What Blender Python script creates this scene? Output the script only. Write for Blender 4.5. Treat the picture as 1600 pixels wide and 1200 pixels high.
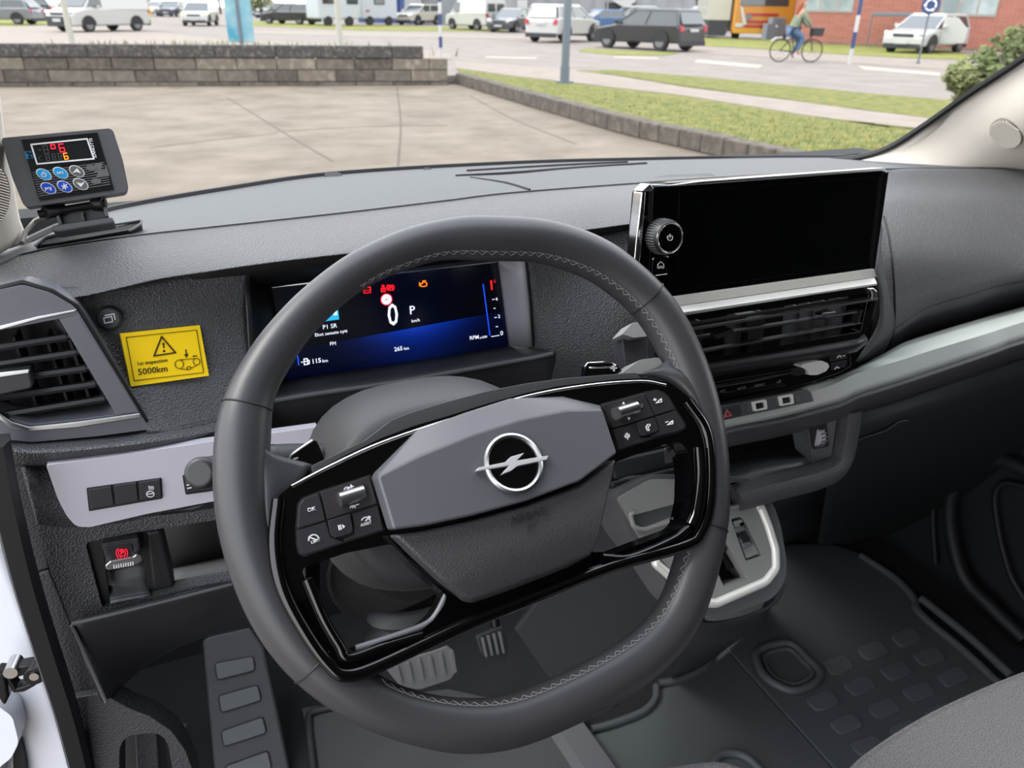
import bpy, bmesh, math, random
from mathutils import Vector, Matrix
from mathutils.geometry import tessellate_polygon
from mathutils.bvhtree import BVHTree
V = Vector
random.seed(7)
for _o in list(bpy.data.objects): bpy.data.objects.remove(_o)
SC = bpy.context.scene
COL = SC.collection

# ---------------------------------------------------------------- camera
F = 1225.0
PITCH, YAW, ROLL, CAMZ = math.radians(25.7), math.radians(25.5), math.radians(1.0), 1.65
_f = V((math.sin(YAW)*math.cos(PITCH), math.cos(YAW)*math.cos(PITCH), -math.sin(PITCH)))
_r0 = V((math.cos(YAW), -math.sin(YAW), 0)); _u0 = _r0.cross(_f)
_r = math.cos(ROLL)*_r0 + math.sin(ROLL)*_u0
_u = -math.sin(ROLL)*_r0 + math.cos(ROLL)*_u0
CAM = V((0, 0, CAMZ))
cd = bpy.data.cameras.new('camera'); co = bpy.data.objects.new('camera', cd); COL.objects.link(co)
m = Matrix((( _r.x, _u.x, -_f.x, CAM.x), (_r.y, _u.y, -_f.y, CAM.y), (_r.z, _u.z, -_f.z, CAM.z), (0, 0, 0, 1)))
co.matrix_world = m
cd.sensor_width = 36; cd.lens = F/1600*36; cd.clip_start = .02; cd.clip_end = 600
cd.dof.use_dof = True; cd.dof.focus_distance = .68; cd.dof.aperture_fstop = 11
SC.camera = co
# ---------------------------------------------------------------- world, sun, exposure
w = bpy.data.worlds.new('world'); SC.world = w; w.use_nodes = True
nt = w.node_tree; bg = nt.nodes['Background']
tc = nt.nodes.new('ShaderNodeTexCoord'); sx = nt.nodes.new('ShaderNodeSeparateXYZ')
cr = nt.nodes.new('ShaderNodeValToRGB')
cr.color_ramp.elements[0].position = 0; cr.color_ramp.elements[0].color = (.95, .95, .95, 1)
cr.color_ramp.elements[1].position = .8; cr.color_ramp.elements[1].color = (.86, .91, 1, 1)
nt.links.new(tc.outputs['Generated'], sx.inputs[0]); nt.links.new(sx.outputs['Z'], cr.inputs[0])
nt.links.new(cr.outputs[0], bg.inputs[0]); bg.inputs[1].default_value = 2.9
sd = bpy.data.lights.new('sun', 'SUN'); so = bpy.data.objects.new('sun', sd); COL.objects.link(so)
sd.energy = 2.3; sd.angle = math.radians(25); sd.color = (1, .95, .86)
so.rotation_euler = V((-.55, .25, .8)).to_track_quat('Z', 'Y').to_euler()   # high, from the driver's door side
SC.view_settings.view_transform = 'Standard'; SC.view_settings.look = 'None'
SC.view_settings.gamma = 1; SC.view_settings.exposure = 0.25; SC.view_settings.use_curve_mapping = False

# ---------------------------------------------------------------- helpers
def ray(px, py): return _f + (px-800)/F*_r - (py-600)/F*_u
class Plane:
    def __init__(s, P, N): s.P = V(P); s.N = V(N).normalized()
    def at(s, px, py, off=0):
        d = ray(px, py); Q = s.P + s.N*off
        return CAM + d*(((Q-CAM) @ s.N)/(d @ s.N))
def dot(a, b): return a.x*b.x+a.y*b.y+a.z*b.z
def _at(s, px, py, off=0):
    d = ray(px, py); Q = s.P + s.N*off
    return CAM + d*(dot(Q-CAM, s.N)/dot(d, s.N))
Plane.at = _at
def hit(objs, px, py):
    best = None
    for o in objs:
        me = o.data; w = ORG[o.name]; T = BVHTree.FromPolygons([v.co+w for v in me.vertices], [p.vertices[:] for p in me.polygons])
        r = T.ray_cast(CAM, ray(px, py))
        if r[0] is not None and (best is None or r[3] < best[2]): best = (r[0], r[1] if dot(r[1], CAM-r[0]) > 0 else -r[1], r[3])
    return best and (best[0], best[1])
def projpx(p):
    d = p-CAM; k = dot(d, _f); return 800+F*dot(d, _r)/k, 600-F*dot(d, _u)/k
def GY(px, py, y): d = ray(px, py); return CAM + d*(y/d.y)
def GZ(px, py, z): d = ray(px, py); return CAM + d*((z-CAMZ)/d.z)
def GX(px, py, x): d = ray(px, py); return CAM + d*(x/d.x)

MATS = {}; TONE = [1.0]
def mat(name, rgb, rough=.5, metal=0, spec=.5, bump=None, coat=0, var=None, emit=0, wear=None):
    """rgb is 0-255 sRGB; bump=(kind, scale, strength); var=(scale, second rgb, lo, hi)"""
    if name in MATS: return MATS[name]
    def lin(c): c = c*TONE[0]/255; return c/12.92 if c <= .04045 else ((c+.055)/1.055)**2.4
    col = (*[lin(c) for c in rgb], 1)
    M = bpy.data.materials.new(name); M.use_nodes = True; t = M.node_tree; b = t.nodes['Principled BSDF']
    b.inputs['Base Color'].default_value = col; b.inputs['Roughness'].default_value = rough
    b.inputs['Metallic'].default_value = metal; b.inputs['Specular IOR Level'].default_value = spec
    if coat: b.inputs['Coat Weight'].default_value = coat; b.inputs['Coat Roughness'].default_value = .04
    if emit: b.inputs['Emission Color'].default_value = col; b.inputs['Emission Strength'].default_value = emit
    tc = t.nodes.new('ShaderNodeTexCoord')
    if var:
        n = t.nodes.new('ShaderNodeTexNoise'); n.inputs['Scale'].default_value = var[0]; n.inputs['Detail'].default_value = 6
        r = t.nodes.new('ShaderNodeValToRGB'); r.color_ramp.elements[0].position = var[2]; r.color_ramp.elements[1].position = var[3]
        r.color_ramp.elements[0].color = col; r.color_ramp.elements[1].color = (*[lin(c) for c in var[1]], 1)
        t.links.new(tc.outputs['Object'], n.inputs['Vector']); t.links.new(n.outputs['Fac'], r.inputs[0]); t.links.new(r.outputs[0], b.inputs['Base Color'])
    if bump:
        kind, sc, st = bump
        if kind == 'grain':
            n = t.nodes.new('ShaderNodeTexVoronoi'); n.inputs['Scale'].default_value = sc; o = n.outputs['Distance']
        elif kind == 'weave':
            n = t.nodes.new('ShaderNodeTexNoise'); n.inputs['Scale'].default_value = sc; n.inputs['Detail'].default_value = 8; o = n.outputs['Fac']
        else:
            n = t.nodes.new('ShaderNodeTexNoise'); n.inputs['Scale'].default_value = sc; n.inputs['Detail'].default_value = 3; o = n.outputs['Fac']
        t.links.new(tc.outputs['Object'], n.inputs['Vector'])
        bp = t.nodes.new('ShaderNodeBump'); bp.inputs['Strength'].default_value = st; bp.inputs['Distance'].default_value = .6/sc
        t.links.new(o, bp.inputs['Height']); t.links.new(bp.outputs[0], b.inputs['Normal'])
    MATS[name] = M; return M

ORG = {}
def thing(name, label, cat, loc, group=None):
    o = bpy.data.objects.new(name, None); COL.objects.link(o); o.location = loc; o.empty_display_size = .05
    o['label'] = label; o['category'] = cat
    if group: o['group'] = group
    ORG[o.name] = V(loc); return o
def tag(o, label=None, cat=None, group=None, kind=None):
    if label: o['label'] = label
    if cat: o['category'] = cat
    if group: o['group'] = group
    if kind: o['kind'] = kind
    return o
def mk(name, verts, faces, mt, parent=None, bevel=0, seg=2, smooth=35, solid=0, facecam=False, label=None, sub=0, recalc=True, harden=True):
    verts = [V(v) for v in verts]
    if parent is None:
        mn = V([min(v[i] for v in verts) for i in range(3)]); mx = V([max(v[i] for v in verts) for i in range(3)])
        org = V(((mn.x+mx.x)/2, (mn.y+mx.y)/2, mn.z))
    else: org = ORG[parent.name]
    me = bpy.data.meshes.new(name); me.from_pydata([v-org for v in verts], [], faces)
    bm = bmesh.new(); bm.from_mesh(me)
    if recalc: bmesh.ops.recalc_face_normals(bm, faces=bm.faces)
    if facecam:
        s = 0
        for f in bm.faces: s += f.calc_area()*dot(f.normal, (CAM-org)-f.calc_center_median())
        if s < 0: bmesh.ops.reverse_faces(bm, faces=bm.faces)
    bm.to_mesh(me); bm.free()
    if smooth:
        for p in me.polygons: p.use_smooth = True
        me.set_sharp_from_angle(angle=math.radians(smooth))
    me.materials.append(mt)
    o = bpy.data.objects.new(name, me); COL.objects.link(o)
    if parent is None: o.location = org
    else: o.parent = parent
    ORG[o.name] = org
    if sub:
        md = o.modifiers.new('s', 'SUBSURF'); md.levels = md.render_levels = sub
    if solid:
        md = o.modifiers.new('t', 'SOLIDIFY'); md.thickness = solid; md.offset = -1
    if bevel:
        md = o.modifiers.new('b', 'BEVEL'); md.width = bevel; md.segments = seg; md.limit_method = 'ANGLE'; md.angle_limit = math.radians(28); md.harden_normals = harden
    if label: o['label'] = label
    return o
def rnd(pts, r, n=4):
    """round the corners of a closed 2D/3D polygon"""
    out = []; N = len(pts)
    for i in range(N):
        a, b, c = V(pts[i-1]), V(pts[i]), V(pts[(i+1) % N])
        rr = r[i] if isinstance(r, (list, tuple)) else r
        d1, d2 = (a-b), (c-b); l = min(rr, d1.length*.49, d2.length*.49)
        if l < 1e-6: out.append(b); continue
        p, q = b+d1.normalized()*l, b+d2.normalized()*l
        for k in range(n+1):
            t = k/n; out.append((1-t)**2*p+2*t*(1-t)*b+t*t*q)
    return out
def cat(pts, n=8, closed=False):
    P = [V(p) for p in pts]; out = []; N = len(P)
    if N == 2 and not closed: return [P[0].lerp(P[1], k/n) for k in range(n+1)]
    segs = N if closed else N-1
    for i in range(segs):
        if closed: p0, p1, p2, p3 = P[i-1], P[i], P[(i+1) % N], P[(i+2) % N]
        else:
            p1, p2 = P[i], P[i+1]; p0 = P[i-1] if i else p1*2-p2; p3 = P[i+2] if i+2 < N else p2*2-p1
        for k in range(n):
            t = k/n
            out.append(.5*((2*p1)+(p2-p0)*t+(2*p0-5*p1+4*p2-p3)*t*t+(3*p1-p0-3*p2+p3)*t**3))
    if not closed: out.append(P[-1])
    return out
def resample(pts, n, closed=False):
    P = list(pts)+([pts[0]] if closed else []); L = [0]
    for a, b in zip(P, P[1:]): L.append(L[-1]+(b-a).length)
    out = []; j = 0; m = n if closed else n-1
    for k in range(n):
        s = L[-1]*k/m
        while j < len(L)-2 and L[j+1] < s: j += 1
        t = (s-L[j])/max(L[j+1]-L[j], 1e-9); out.append(P[j].lerp(P[j+1], t))
    return out
def prism(name, top, vec, mt, parent=None, holes=(), bevel=0, **k):
    top = [V(p) for p in top]; vec = V(vec); loops = [top]+[[V(p) for p in h] for h in holes]
    flat = [p for l in loops for p in l]; n = len(flat); verts = flat+[p+vec for p in flat]; faces = []
    if holes:
        for t in tessellate_polygon(loops): faces.append(tuple(t)); faces.append(tuple(i+n for i in reversed(t)))
    else: faces += [tuple(range(n)), tuple(range(2*n-1, n-1, -1))]
    s = 0
    for l in loops:
        c = len(l)
        for i in range(c): a, b = s+i, s+(i+1) % c; faces.append((a, b, b+n, a+n))
        s += c
    return mk(name, verts, faces, mt, parent, bevel=bevel, **k)
def slab(name, pl, pix, top, bot, mt, parent=None, r=0, holes=(), bevel=0, **k):
    if r: pix = rnd(pix, r)
    return prism(name, [pl.at(p[0], p[1], top) for p in pix], -pl.N*(top-bot), mt, parent,
                 holes=[[pl.at(p[0], p[1], top) for p in h] for h in holes], bevel=bevel, **k)
def sweep(name, path, rad, mt, parent=None, closed=False, n=12, prof=None, up=None, caps=True, smooth=50, **k):
    """tube (rad number or list) or profile [(a,b)] swept along path; a along side, b along up"""
    P = [V(p) for p in path]; N = len(P); verts = []; faces = []
    upv = V(up) if up else None; prev = None
    for i in range(N):
        if closed: T = (P[(i+1) % N]-P[i-1]).normalized()
        else: T = (P[min(i+1, N-1)]-P[max(i-1, 0)]).normalized()
        if upv is not None: S = T.cross(upv)
        elif prev is not None: S = prev-T*dot(prev, T)
        else: S = T.cross(V((0, 0, 1)) if abs(T.z) < .9 else V((1, 0, 0)))
        S.normalize(); U = S.cross(T).normalized(); prev = S
        r = rad[i] if isinstance(rad, (list, tuple)) else rad
        pr = prof or [(math.cos(2*math.pi*j/n), math.sin(2*math.pi*j/n)) for j in range(n)]
        sc = 1 if (prof and not isinstance(rad, (list, tuple))) else r
        for a, b in pr: verts.append(P[i]+S*a*sc+U*b*sc)
    m = len(prof) if prof else n
    for i in range(N if closed else N-1):
        for j in range(m):
            a = i*m+j; b = i*m+(j+1) % m; c = ((i+1) % N)*m+(j+1) % m; d = ((i+1) % N)*m+j
            faces.append((a, b, c, d))
    if not closed and caps: faces += [tuple(range(m-1, -1, -1)), tuple(range((N-1)*m, N*m))]
    return mk(name, verts, faces, mt, parent, smooth=smooth, **k)
def loft(name, rows, mt, parent=None, nu=24, nv=4, thick=.004, curve_u=True, curve_v=True, closed_u=False, **k):
    R = []
    for r in rows:
        r = [V(p) for p in r]; c = cat(r, 8, closed_u) if curve_u and len(r) > 2 else r
        R.append(resample(c, nu, closed_u))
    if nv > 1:
        cols = [cat([R[i][j] for i in range(len(R))], nv) if curve_v else
                [R[i][j].lerp(R[i+1][j], t/nv) for i in range(len(R)-1) for t in range(nv)]+[R[-1][j]] for j in range(nu)]
        R = [[cols[j][i] for j in range(nu)] for i in range(len(cols[0]))]
    verts = [p for r in R for p in r]; faces = []
    for i in range(len(R)-1):
        for j in range(nu if closed_u else nu-1):
            a = i*nu+j; b = i*nu+(j+1) % nu; faces.append((a, b, b+nu, a+nu))
    return mk(name, verts, faces, mt, parent, solid=thick, facecam=True, recalc=True, **k)
def grid(name, rows, mt, parent=None, skirt=None, **k):
    """faceted panel: rows of equal length with an optional skirt extruded by a vector"""
    nu = len(rows[0]); R = [[V(p) for p in r] for r in rows]; verts = [p for r in R for p in r]; faces = []
    for i in range(len(R)-1):
        for j in range(nu-1):
            a = i*nu+j; faces.append((a, a+1, a+1+nu, a+nu))
    if skirt:
        nr = len(R); b = [j for j in range(nu)]+[i*nu+nu-1 for i in range(1, nr)]+[(nr-1)*nu+j for j in range(nu-2, -1, -1)]+[i*nu for i in range(nr-2, 0, -1)]
        s = len(verts); verts += [verts[i]+V(skirt) for i in b]
        for q in range(len(b)): faces.append((b[q], b[(q+1) % len(b)], s+(q+1) % len(b), s+q))
        faces.append(tuple(range(s, s+len(b))))
    return mk(name, verts, faces, mt, parent, **k)
def box(name, lo, hi, mt, parent=None, bevel=0, **k):
    x0, y0, z0 = lo; x1, y1, z1 = hi
    return prism(name, [(x0, y0, z1), (x1, y0, z1), (x1, y1, z1), (x0, y1, z1)], (0, 0, z0-z1), mt, parent, bevel=bevel, **k)
def disc(name, c, N, r, depth, mt, parent=None, n=32, ux=None, ry=None, bevel=0, **k):
    N = V(N).normalized(); U = (V(ux) if ux else N.orthogonal()); U = (U-N*dot(U, N)).normalized(); W = N.cross(U); ry = ry or r
    pts = [V(c)+U*r*math.cos(2*math.pi*i/n)+W*ry*math.sin(2*math.pi*i/n) for i in range(n)]
    return prism(name, pts, -N*depth, mt, parent, bevel=bevel, **k)
def text(name, s, pl, p0, p1, off, mt, parent=None, ys=1, bold=0, both=True):
    """letters from pixel p0 (baseline left) to p1 (baseline right), standing proud of plane pl"""
    A, B = pl.at(*p0, off), pl.at(*p1, off); U = (B-A); wdt = U.length; U.normalize(); W = pl.N.cross(U).normalized()
    c = bpy.data.curves.new(name, 'FONT'); c.body = s; c.offset = bold; c.resolution_u = 2
    o = bpy.data.objects.new(name, c); me = bpy.data.meshes.new_from_object(o); bpy.data.objects.remove(o); bpy.data.curves.remove(c)
    xs = [v.co.x for v in me.vertices]; x0, x1 = min(xs), max(xs); sc = wdt/(x1-x0)
    org = ORG[parent.name] if parent else A
    for v in me.vertices: q = v.co.copy(); v.co = A+U*(q.x-x0)*sc+W*q.y*sc*ys-org
    me.materials.clear(); me.materials.append(mt)
    ob = bpy.data.objects.new(name, me); COL.objects.link(ob)
    if parent: ob.parent = parent
    else: ob.location = org
    ORG[ob.name] = org
    md = ob.modifiers.new('t', 'SOLIDIFY'); md.thickness = .0003; md.offset = 0
    return ob
def lines(name, pl, polys, width, off, mt, parent, closed=False):
    """flat ribbons along pixel polylines on a plane, joined to one icon"""
    verts = []; faces = []
    for poly in polys:
        P = [pl.at(*p, off) for p in poly]
        for a, b in zip(P, P[1:]):
            T = (b-a).normalized(); S = pl.N.cross(T)*width/2; a2, b2 = a-T*width*.3, b+T*width*.3; k = len(verts); h = pl.N*.0004
            for q in (a2+S, b2+S, b2-S, a2-S): verts.append(q+h)
            for q in (a2+S, b2+S, b2-S, a2-S): verts.append(q-h)
            faces += [(k, k+1, k+2, k+3), (k+7, k+6, k+5, k+4), (k, k+4, k+5, k+1), (k+1, k+5, k+6, k+2), (k+2, k+6, k+7, k+3), (k+3, k+7, k+4, k)]
    return mk(name, verts, faces, mt, parent, smooth=0)
def arc(cx, cy, rx, ry, a0, a1, n=10): return [(cx+rx*math.cos(math.radians(a0+(a1-a0)*i/n)), cy-ry*math.sin(math.radians(a0+(a1-a0)*i/n))) for i in range(n+1)]

# ---------------------------------------------------------------- materials
PAD = mat('dash_pad', (82, 82, 84), .5, bump=('grain', 560, .9))
PADTOP = mat('dash_top', (74, 75, 77), .6, bump=('noise', 900, .5))
FASC = mat('fascia_plastic', (72, 73, 77), .42, bump=('grain', 560, .75))
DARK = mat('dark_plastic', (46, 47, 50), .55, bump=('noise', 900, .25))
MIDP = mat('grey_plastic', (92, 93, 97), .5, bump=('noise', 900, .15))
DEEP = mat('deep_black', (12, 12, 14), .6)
SATIN = mat('satin_black', (32, 33, 36), .4)
GLOSS = mat('piano_black', (4, 4, 5), .06, spec=.4, coat=.5)
LEATH = mat('leather', (58, 58, 62), .38, bump=('grain', 1400, .12))
LEATHG = mat('airbag_grain', (68, 68, 72), .42, bump=('grain', 900, .5))
AIRTOP = mat('airbag_smooth', (82, 82, 88), .38, bump=('noise', 1500, .1))
CHROME = mat('chrome', (230, 230, 232), .12, 1)
SATCH = mat('satin_chrome', (190, 191, 194), .28, 1)
SILVER = mat('silver_trim', (196, 193, 204), .3, .05, coat=.6)
GRNTRIM = mat('gloss_grey_trim', (205, 211, 208), .22, .0, coat=.8)
THREAD = mat('thread', (128, 128, 130), .7)
WHITEP = mat('white_print', (235, 235, 238), .5)
GREYP = mat('grey_print', (120, 122, 126), .5)
BEIGE = mat('beige_trim', (214, 206, 196), .6, bump=('noise', 600, .1))
RUBBER = mat('rubber_mat', (80, 85, 88), .5, bump=('noise', 700, .2))
RUBB2 = mat('rubber_pad', (90, 94, 98), .45, bump=('noise', 900, .2))
FABRIC = mat('seat_fabric', (86, 84, 87), .9, bump=('weave', 700, 1), var=(700, (140, 137, 140), .35, .7))
WHITEC = mat('white_body_paint', (232, 235, 245), .25, coat=.6)
GLASS = None
# ================================================================ OUTDOORS
TONE[0] = .74
ASPH = mat('lot_asphalt', (130, 116, 101), .95, bump=('noise', 30, .5), var=(1.6, (164, 150, 133), .3, .72))
ROADM = mat('road_asphalt', (146, 135, 127), .9, var=(1.2, (166, 154, 146), .3, .7))
PAVE = mat('pale_pavement', (160, 146, 134), .9, var=(2, (178, 164, 152), .3, .7))
GRASS = mat('grass', (98, 112, 30), .95, bump=('noise', 40, .9), var=(5, (150, 142, 58), .35, .65))
DRYG = mat('dry_grass', (170, 160, 70), .95, bump=('noise', 20, .9), var=(2, (120, 140, 50), .35, .65))
BLK = [mat('block_dark', (98, 90, 82), .95, bump=('noise', 40, .8), var=(9, (134, 122, 110), .4, .7)),
       mat('block_grey', (122, 112, 102), .95, bump=('noise', 40, .8), var=(7, (152, 140, 126), .35, .7)),
       mat('block_pale', (146, 134, 120), .95, bump=('noise', 40, .8), var=(6, (196, 184, 166), .5, .75)),
       mat('block_cap', (88, 83, 80), .95, bump=('noise', 40, .8), var=(12, (150, 142, 134), .5, .75))]
def ground(name, pix, z, mt, th=.05, **k):
    o = prism(name, [p if isinstance(p, V) else GZ(p[0], p[1], z) for p in pix], (0, 0, -th), mt, smooth=0); o['kind'] = 'structure'; return o
LV = .18
o = prism('ground', [(-25, -6, 0), (60, -6, 0), (60, 60, 0), (-25, 60, 0)], (0, 0, -.3), ASPH, smooth=0); o['kind'] = 'structure'
A0, B0 = GZ(-60, 136, 0), GZ(700, 133, 0)
wdir = (B0-A0); WL = wdir.length; wdir.normalize(); wback = V((-wdir.y, wdir.x, 0))
# higher ground behind the wall and the kerb
kb = [(700, 131), (712, 131), (766, 148), (834, 169), (901, 189), (969, 209), (1070, 233), (1180, 260), (1300, 288)]
KB = [GZ(*p, 0) for p in kb]
far = [V((140, 10, LV)), V((240, 260, LV)), V((-120, 260, LV)), V((-80, A0.y+5, LV))]
rd = [A0+V((0, 0, LV))+wback*.3, B0+V((0, 0, LV))+wback*.3]+[p+V((.12, .1, LV)) for p in KB[1:]]+far
o = prism('road', rd, (0, 0, -.16), ROADM, smooth=0); o['kind'] = 'structure'
def strip(name, pix, dz, mt): return ground(name, pix, LV+dz, mt, .03 if dz < .03 else .05)
strip('grass_verge', [(714, 107), (800, 119), (888, 129), (1070, 150), (1262, 181), (1353, 193), (1431, 201), (1640, 235), V((KB[-1].x+4, KB[-1].y, LV+.02))]+[V((p.x+.2, p.y+.03, LV+.02)) for p in reversed(KB[1:])], .02, GRASS)
strip('foot_path', [(709, 95), (901, 109), (1070, 136), (1262, 160), (1350, 172), (1458, 185), (1660, 212), (1660, 238), (1431, 200), (1353, 192), (1262, 180), (1070, 149), (888, 128), (800, 118), (712, 106)], .012, PAVE)
strip('grass_strip', [(901, 110), (960, 109), (1070, 118), (1229, 133), (1381, 148), (1482, 156), (1660, 176), (1660, 211), (1458, 184), (1350, 171), (1262, 159), (1070, 134), (960, 116)], .02, GRASS)
strip('pavement_edge', [(380, 47), (560, 49), (800, 55), (880, 60), (860, 62), (560, 57), (380, 52)], .012, PAVE)
strip('pavement', [(-60, 40), (120, 42), (240, 50), (330, 60), (640, 74), (705, 84), (705, 92), (-60, 74)], .012, PAVE)
strip('far_grass_verge', [(-40, 30), (120, 26), (236, 28), (236, 33), (90, 38), (-40, 42)], .02, DRYG)
strip('far_grass_verge', [(395, 33), (560, 39), (800, 45), (780, 49), (560, 47), (395, 40)], .02, DRYG)
strip('far_grass_verge', [(1075, 58), (1200, 62), (1300, 66), (1500, 80), (1520, 93), (1400, 89), (1250, 80), (1140, 73), (1075, 70)], .02, DRYG)
strip('pavement_edge', [(1075, 72), (1250, 82), (1420, 92), (1540, 102), (1540, 112), (1420, 104), (1240, 92), (1075, 82)], .012, PAVE)
strip('traffic_island', [(910, 76), (980, 79), (1060, 82), (1040, 86), (960, 85), (905, 80)], .02, DRYG)
RWHITE = mat('road_paint', (206, 194, 180), .8)
for q in ([(1090, 93), (1192, 102), (1185, 106), (1085, 97)], [(760, 88), (840, 90), (838, 92), (758, 90)], [(960, 88), (1030, 90), (1028, 92), (958, 90)], [(1340, 103), (1470, 114), (1468, 118), (1350, 108)]):
    tag(strip('lane_marking', q, .013, RWHITE), kind='structure')

TAR = mat('tar_seam', (104, 92, 80), .9)
for q in ([(354, 152), (400, 180), (435, 202), (478, 228), (520, 252)], [(233, 231), (330, 219), (432, 208)], [(620, 135), (626, 190), (622, 260)], [(430, 206), (560, 198), (700, 196)], [(735, 150), (800, 185), (900, 225)]):
    P_ = cat([GZ(*p, .002) for p in q], 6); tag(sweep('tar_seam', P_, 1, TAR, prof=[(-.012, -.002), (.012, -.002), (.012, .001), (-.012, .001)], up=(0, 0, 1)), kind='structure')
# low block wall: every block a part
WP_ = Plane(A0, -wback)
wall = thing('retaining_wall', 'low weathered concrete block wall with dark cap course across the back of the car park', 'wall', A0)
def hgt(px, py): return WP_.at(px, py).z
H0 = hgt(300, 70); bh = H0/3.35; bl = (WP_.at(364, 100)-WP_.at(300, 100)).length
random.seed(3)
for c in range(4):
    z0 = H0-(c+1)*bh if c < 3 else 0; z1 = H0-c*bh-.012 if c else H0
    if c == 3: z1 = H0-3*bh-.012
    x = -bl*(.5 if c % 2 else 0)-bl*3; end = WL if c else WL-.55
    while x < end:
        a = x; b = min(x+bl-.015, end)
        if c == 0: b = min(x+bl*1.5-.01, end)
        j = random.uniform(-.015, .015) - (.03 if c == 0 else 0)
        P = A0+wdir*a-wback*j*-1; Q = A0+wdir*b-wback*j*-1
        if c == 0: mt = BLK[3]
        else: mt = random.choice([BLK[0], BLK[1], BLK[1], BLK[2]] if c < 3 else [BLK[0], BLK[1]])
        if b-a > .05: prism('block', [P+V((0, 0, z1)), Q+V((0, 0, z1)), Q+wback*.3+V((0, 0, z1)), P+wback*.3+V((0, 0, z1))], (0, 0, z0-z1), mt, wall, bevel=.012, seg=1)
        x += bl*1.5 if c == 0 else bl
prism('mortar_core', [A0-wdir*3+wback*.05, B0+wback*.05, B0+wback*.26, A0-wdir*3+wback*.26], (0, 0, H0-bh-.06), BLK[0], wall)
# kerb blocks along the curve
kc = cat(KB[1:], 8); L = sum((a-b).length for a, b in zip(kc, kc[1:])); nkb = int(L/.42); kp = resample(kc, nkb+1)
kerb = thing('kerb_wall', 'curved dark stone kerb edging the grass verge on the right of the car park', 'kerb', KB[1])
for i in range(nkb):
    a, b = kp[i], kp[i+1]; T = (b-a).normalized(); S = V((T.y, -T.x, 0))
    if S.x < 0 and S.y < 0: S = -S
    S = V((abs(S.x), abs(S.y), 0)) if False else (S if dot(S, V((1, .4, 0))) > 0 else -S)
    zz = .24+random.uniform(-.006, .006); a = a+T*.002; b = b-T*.002
    prism('kerb_stone', [a+V((0, 0, zz)), b+V((0, 0, zz)), b+S*.24+V((0, 0, zz)), a+S*.24+V((0, 0, zz))], (0, 0, -zz), BLK[0], kerb, bevel=.02, seg=1)
# grass blades on the verge, weeds along the wall
def blades(name, pts, h, mt, parent=None):
    vs = []; fs = []
    for p in pts:
        a = random.uniform(0, 6.3); r = h*.12; hh = h*random.uniform(.5, 1.2); d = V((math.cos(a), math.sin(a), 0)); k = len(vs)
        vs += [p-d*r, p+d*r, p+V((random.uniform(-1, 1)*hh*.4, random.uniform(-1, 1)*hh*.4, hh))]; fs.append((k, k+1, k+2))
    o = mk(name, vs, fs, mt, parent, smooth=0, recalc=False); return o
GB = mat('grass_blade', (106, 118, 38), .9, var=(3, (156, 150, 70), .4, .7))
pts = []
for _ in range(9000):
    px = random.uniform(720, 1500); py = random.uniform(105, 250); t = (px-719)/530
    lo = 115+t*128; hi = 108+(px-714)*.135
    if hi+2 < py < lo-2: pts.append(GZ(px, py, LV+.02))
tag(blades('lawn_blades', pts, .05, GB), 'short green lawn blades on the verge behind the curved kerb', 'grass', kind='stuff')
pts = [A0+wdir*random.gauss(2.2+2.6, 1.6)+wback*random.uniform(.35, .8)+V((0, 0, LV)) for _ in range(500)]
tag(blades('weeds', [p+V((0, 0, H0*.5)) for p in pts], .28, GB), 'sparse green weeds growing behind the block wall', 'weed', kind='stuff')

# ---- vehicles
TYRE = mat('tyre', (38, 38, 40), .8); RIM = mat('wheel_rim', (150, 150, 155), .35, .6); CGL = mat('car_glass', (52, 62, 66), .08, spec=.8, coat=.5)
REDL = mat('tail_light', (205, 30, 50), .2); HEADL = mat('head_light', (225, 225, 215), .1, coat=.8); HEADON = mat('head_light_lit', (255, 238, 150), .2, emit=1.2)
BUMP = mat('bumper_plastic', (52, 54, 62), .6); PLATE = mat('number_plate', (225, 225, 225), .5)
PAINT = dict(white=mat('paint_white', (226, 226, 222), .3, coat=.5), black=mat('paint_black', (50, 50, 55), .3, coat=.6), silver=mat('paint_silver', (160, 163, 170), .3, .3, coat=.5),
             red=mat('paint_red', (190, 40, 48), .3, coat=.5), blue=mat('paint_blue', (90, 130, 180), .3, coat=.5), navy=mat('paint_navy', (58, 62, 84), .3, coat=.5), cream=mat('paint_cream', (222, 218, 200), .35, coat=.4), yellow=mat('paint_yellow', (250, 180, 20), .4))
ST = dict(
 hatch=dict(low=[(.5, .18), (.5, .40), (.47, .50), (.26, .62), (-.46, .66), (-.5, .56), (-.5, .2)], gb=(.28, -.48), gt=(.06, -.40), wr=.215, zs=.63),
 suv=dict(low=[(.5, .2), (.5, .46), (.46, .56), (.24, .64), (-.47, .67), (-.5, .58), (-.5, .22)], gb=(.26, -.48), gt=(.06, -.42), wr=.22, zs=.64),
 wagon=dict(low=[(.5, .16), (.5, .40), (.46, .50), (.20, .62), (-.47, .64), (-.5, .56), (-.5, .2)], gb=(.22, -.49), gt=(.02, -.42), wr=.22, zs=.62),
 van=dict(low=[(.5, .14), (.5, .38), (.46, .48), (.34, .54), (-.5, .56), (-.5, .16)], gb=(.36, -.5), gt=(.18, -.49), wr=.17, zs=.54))
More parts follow.
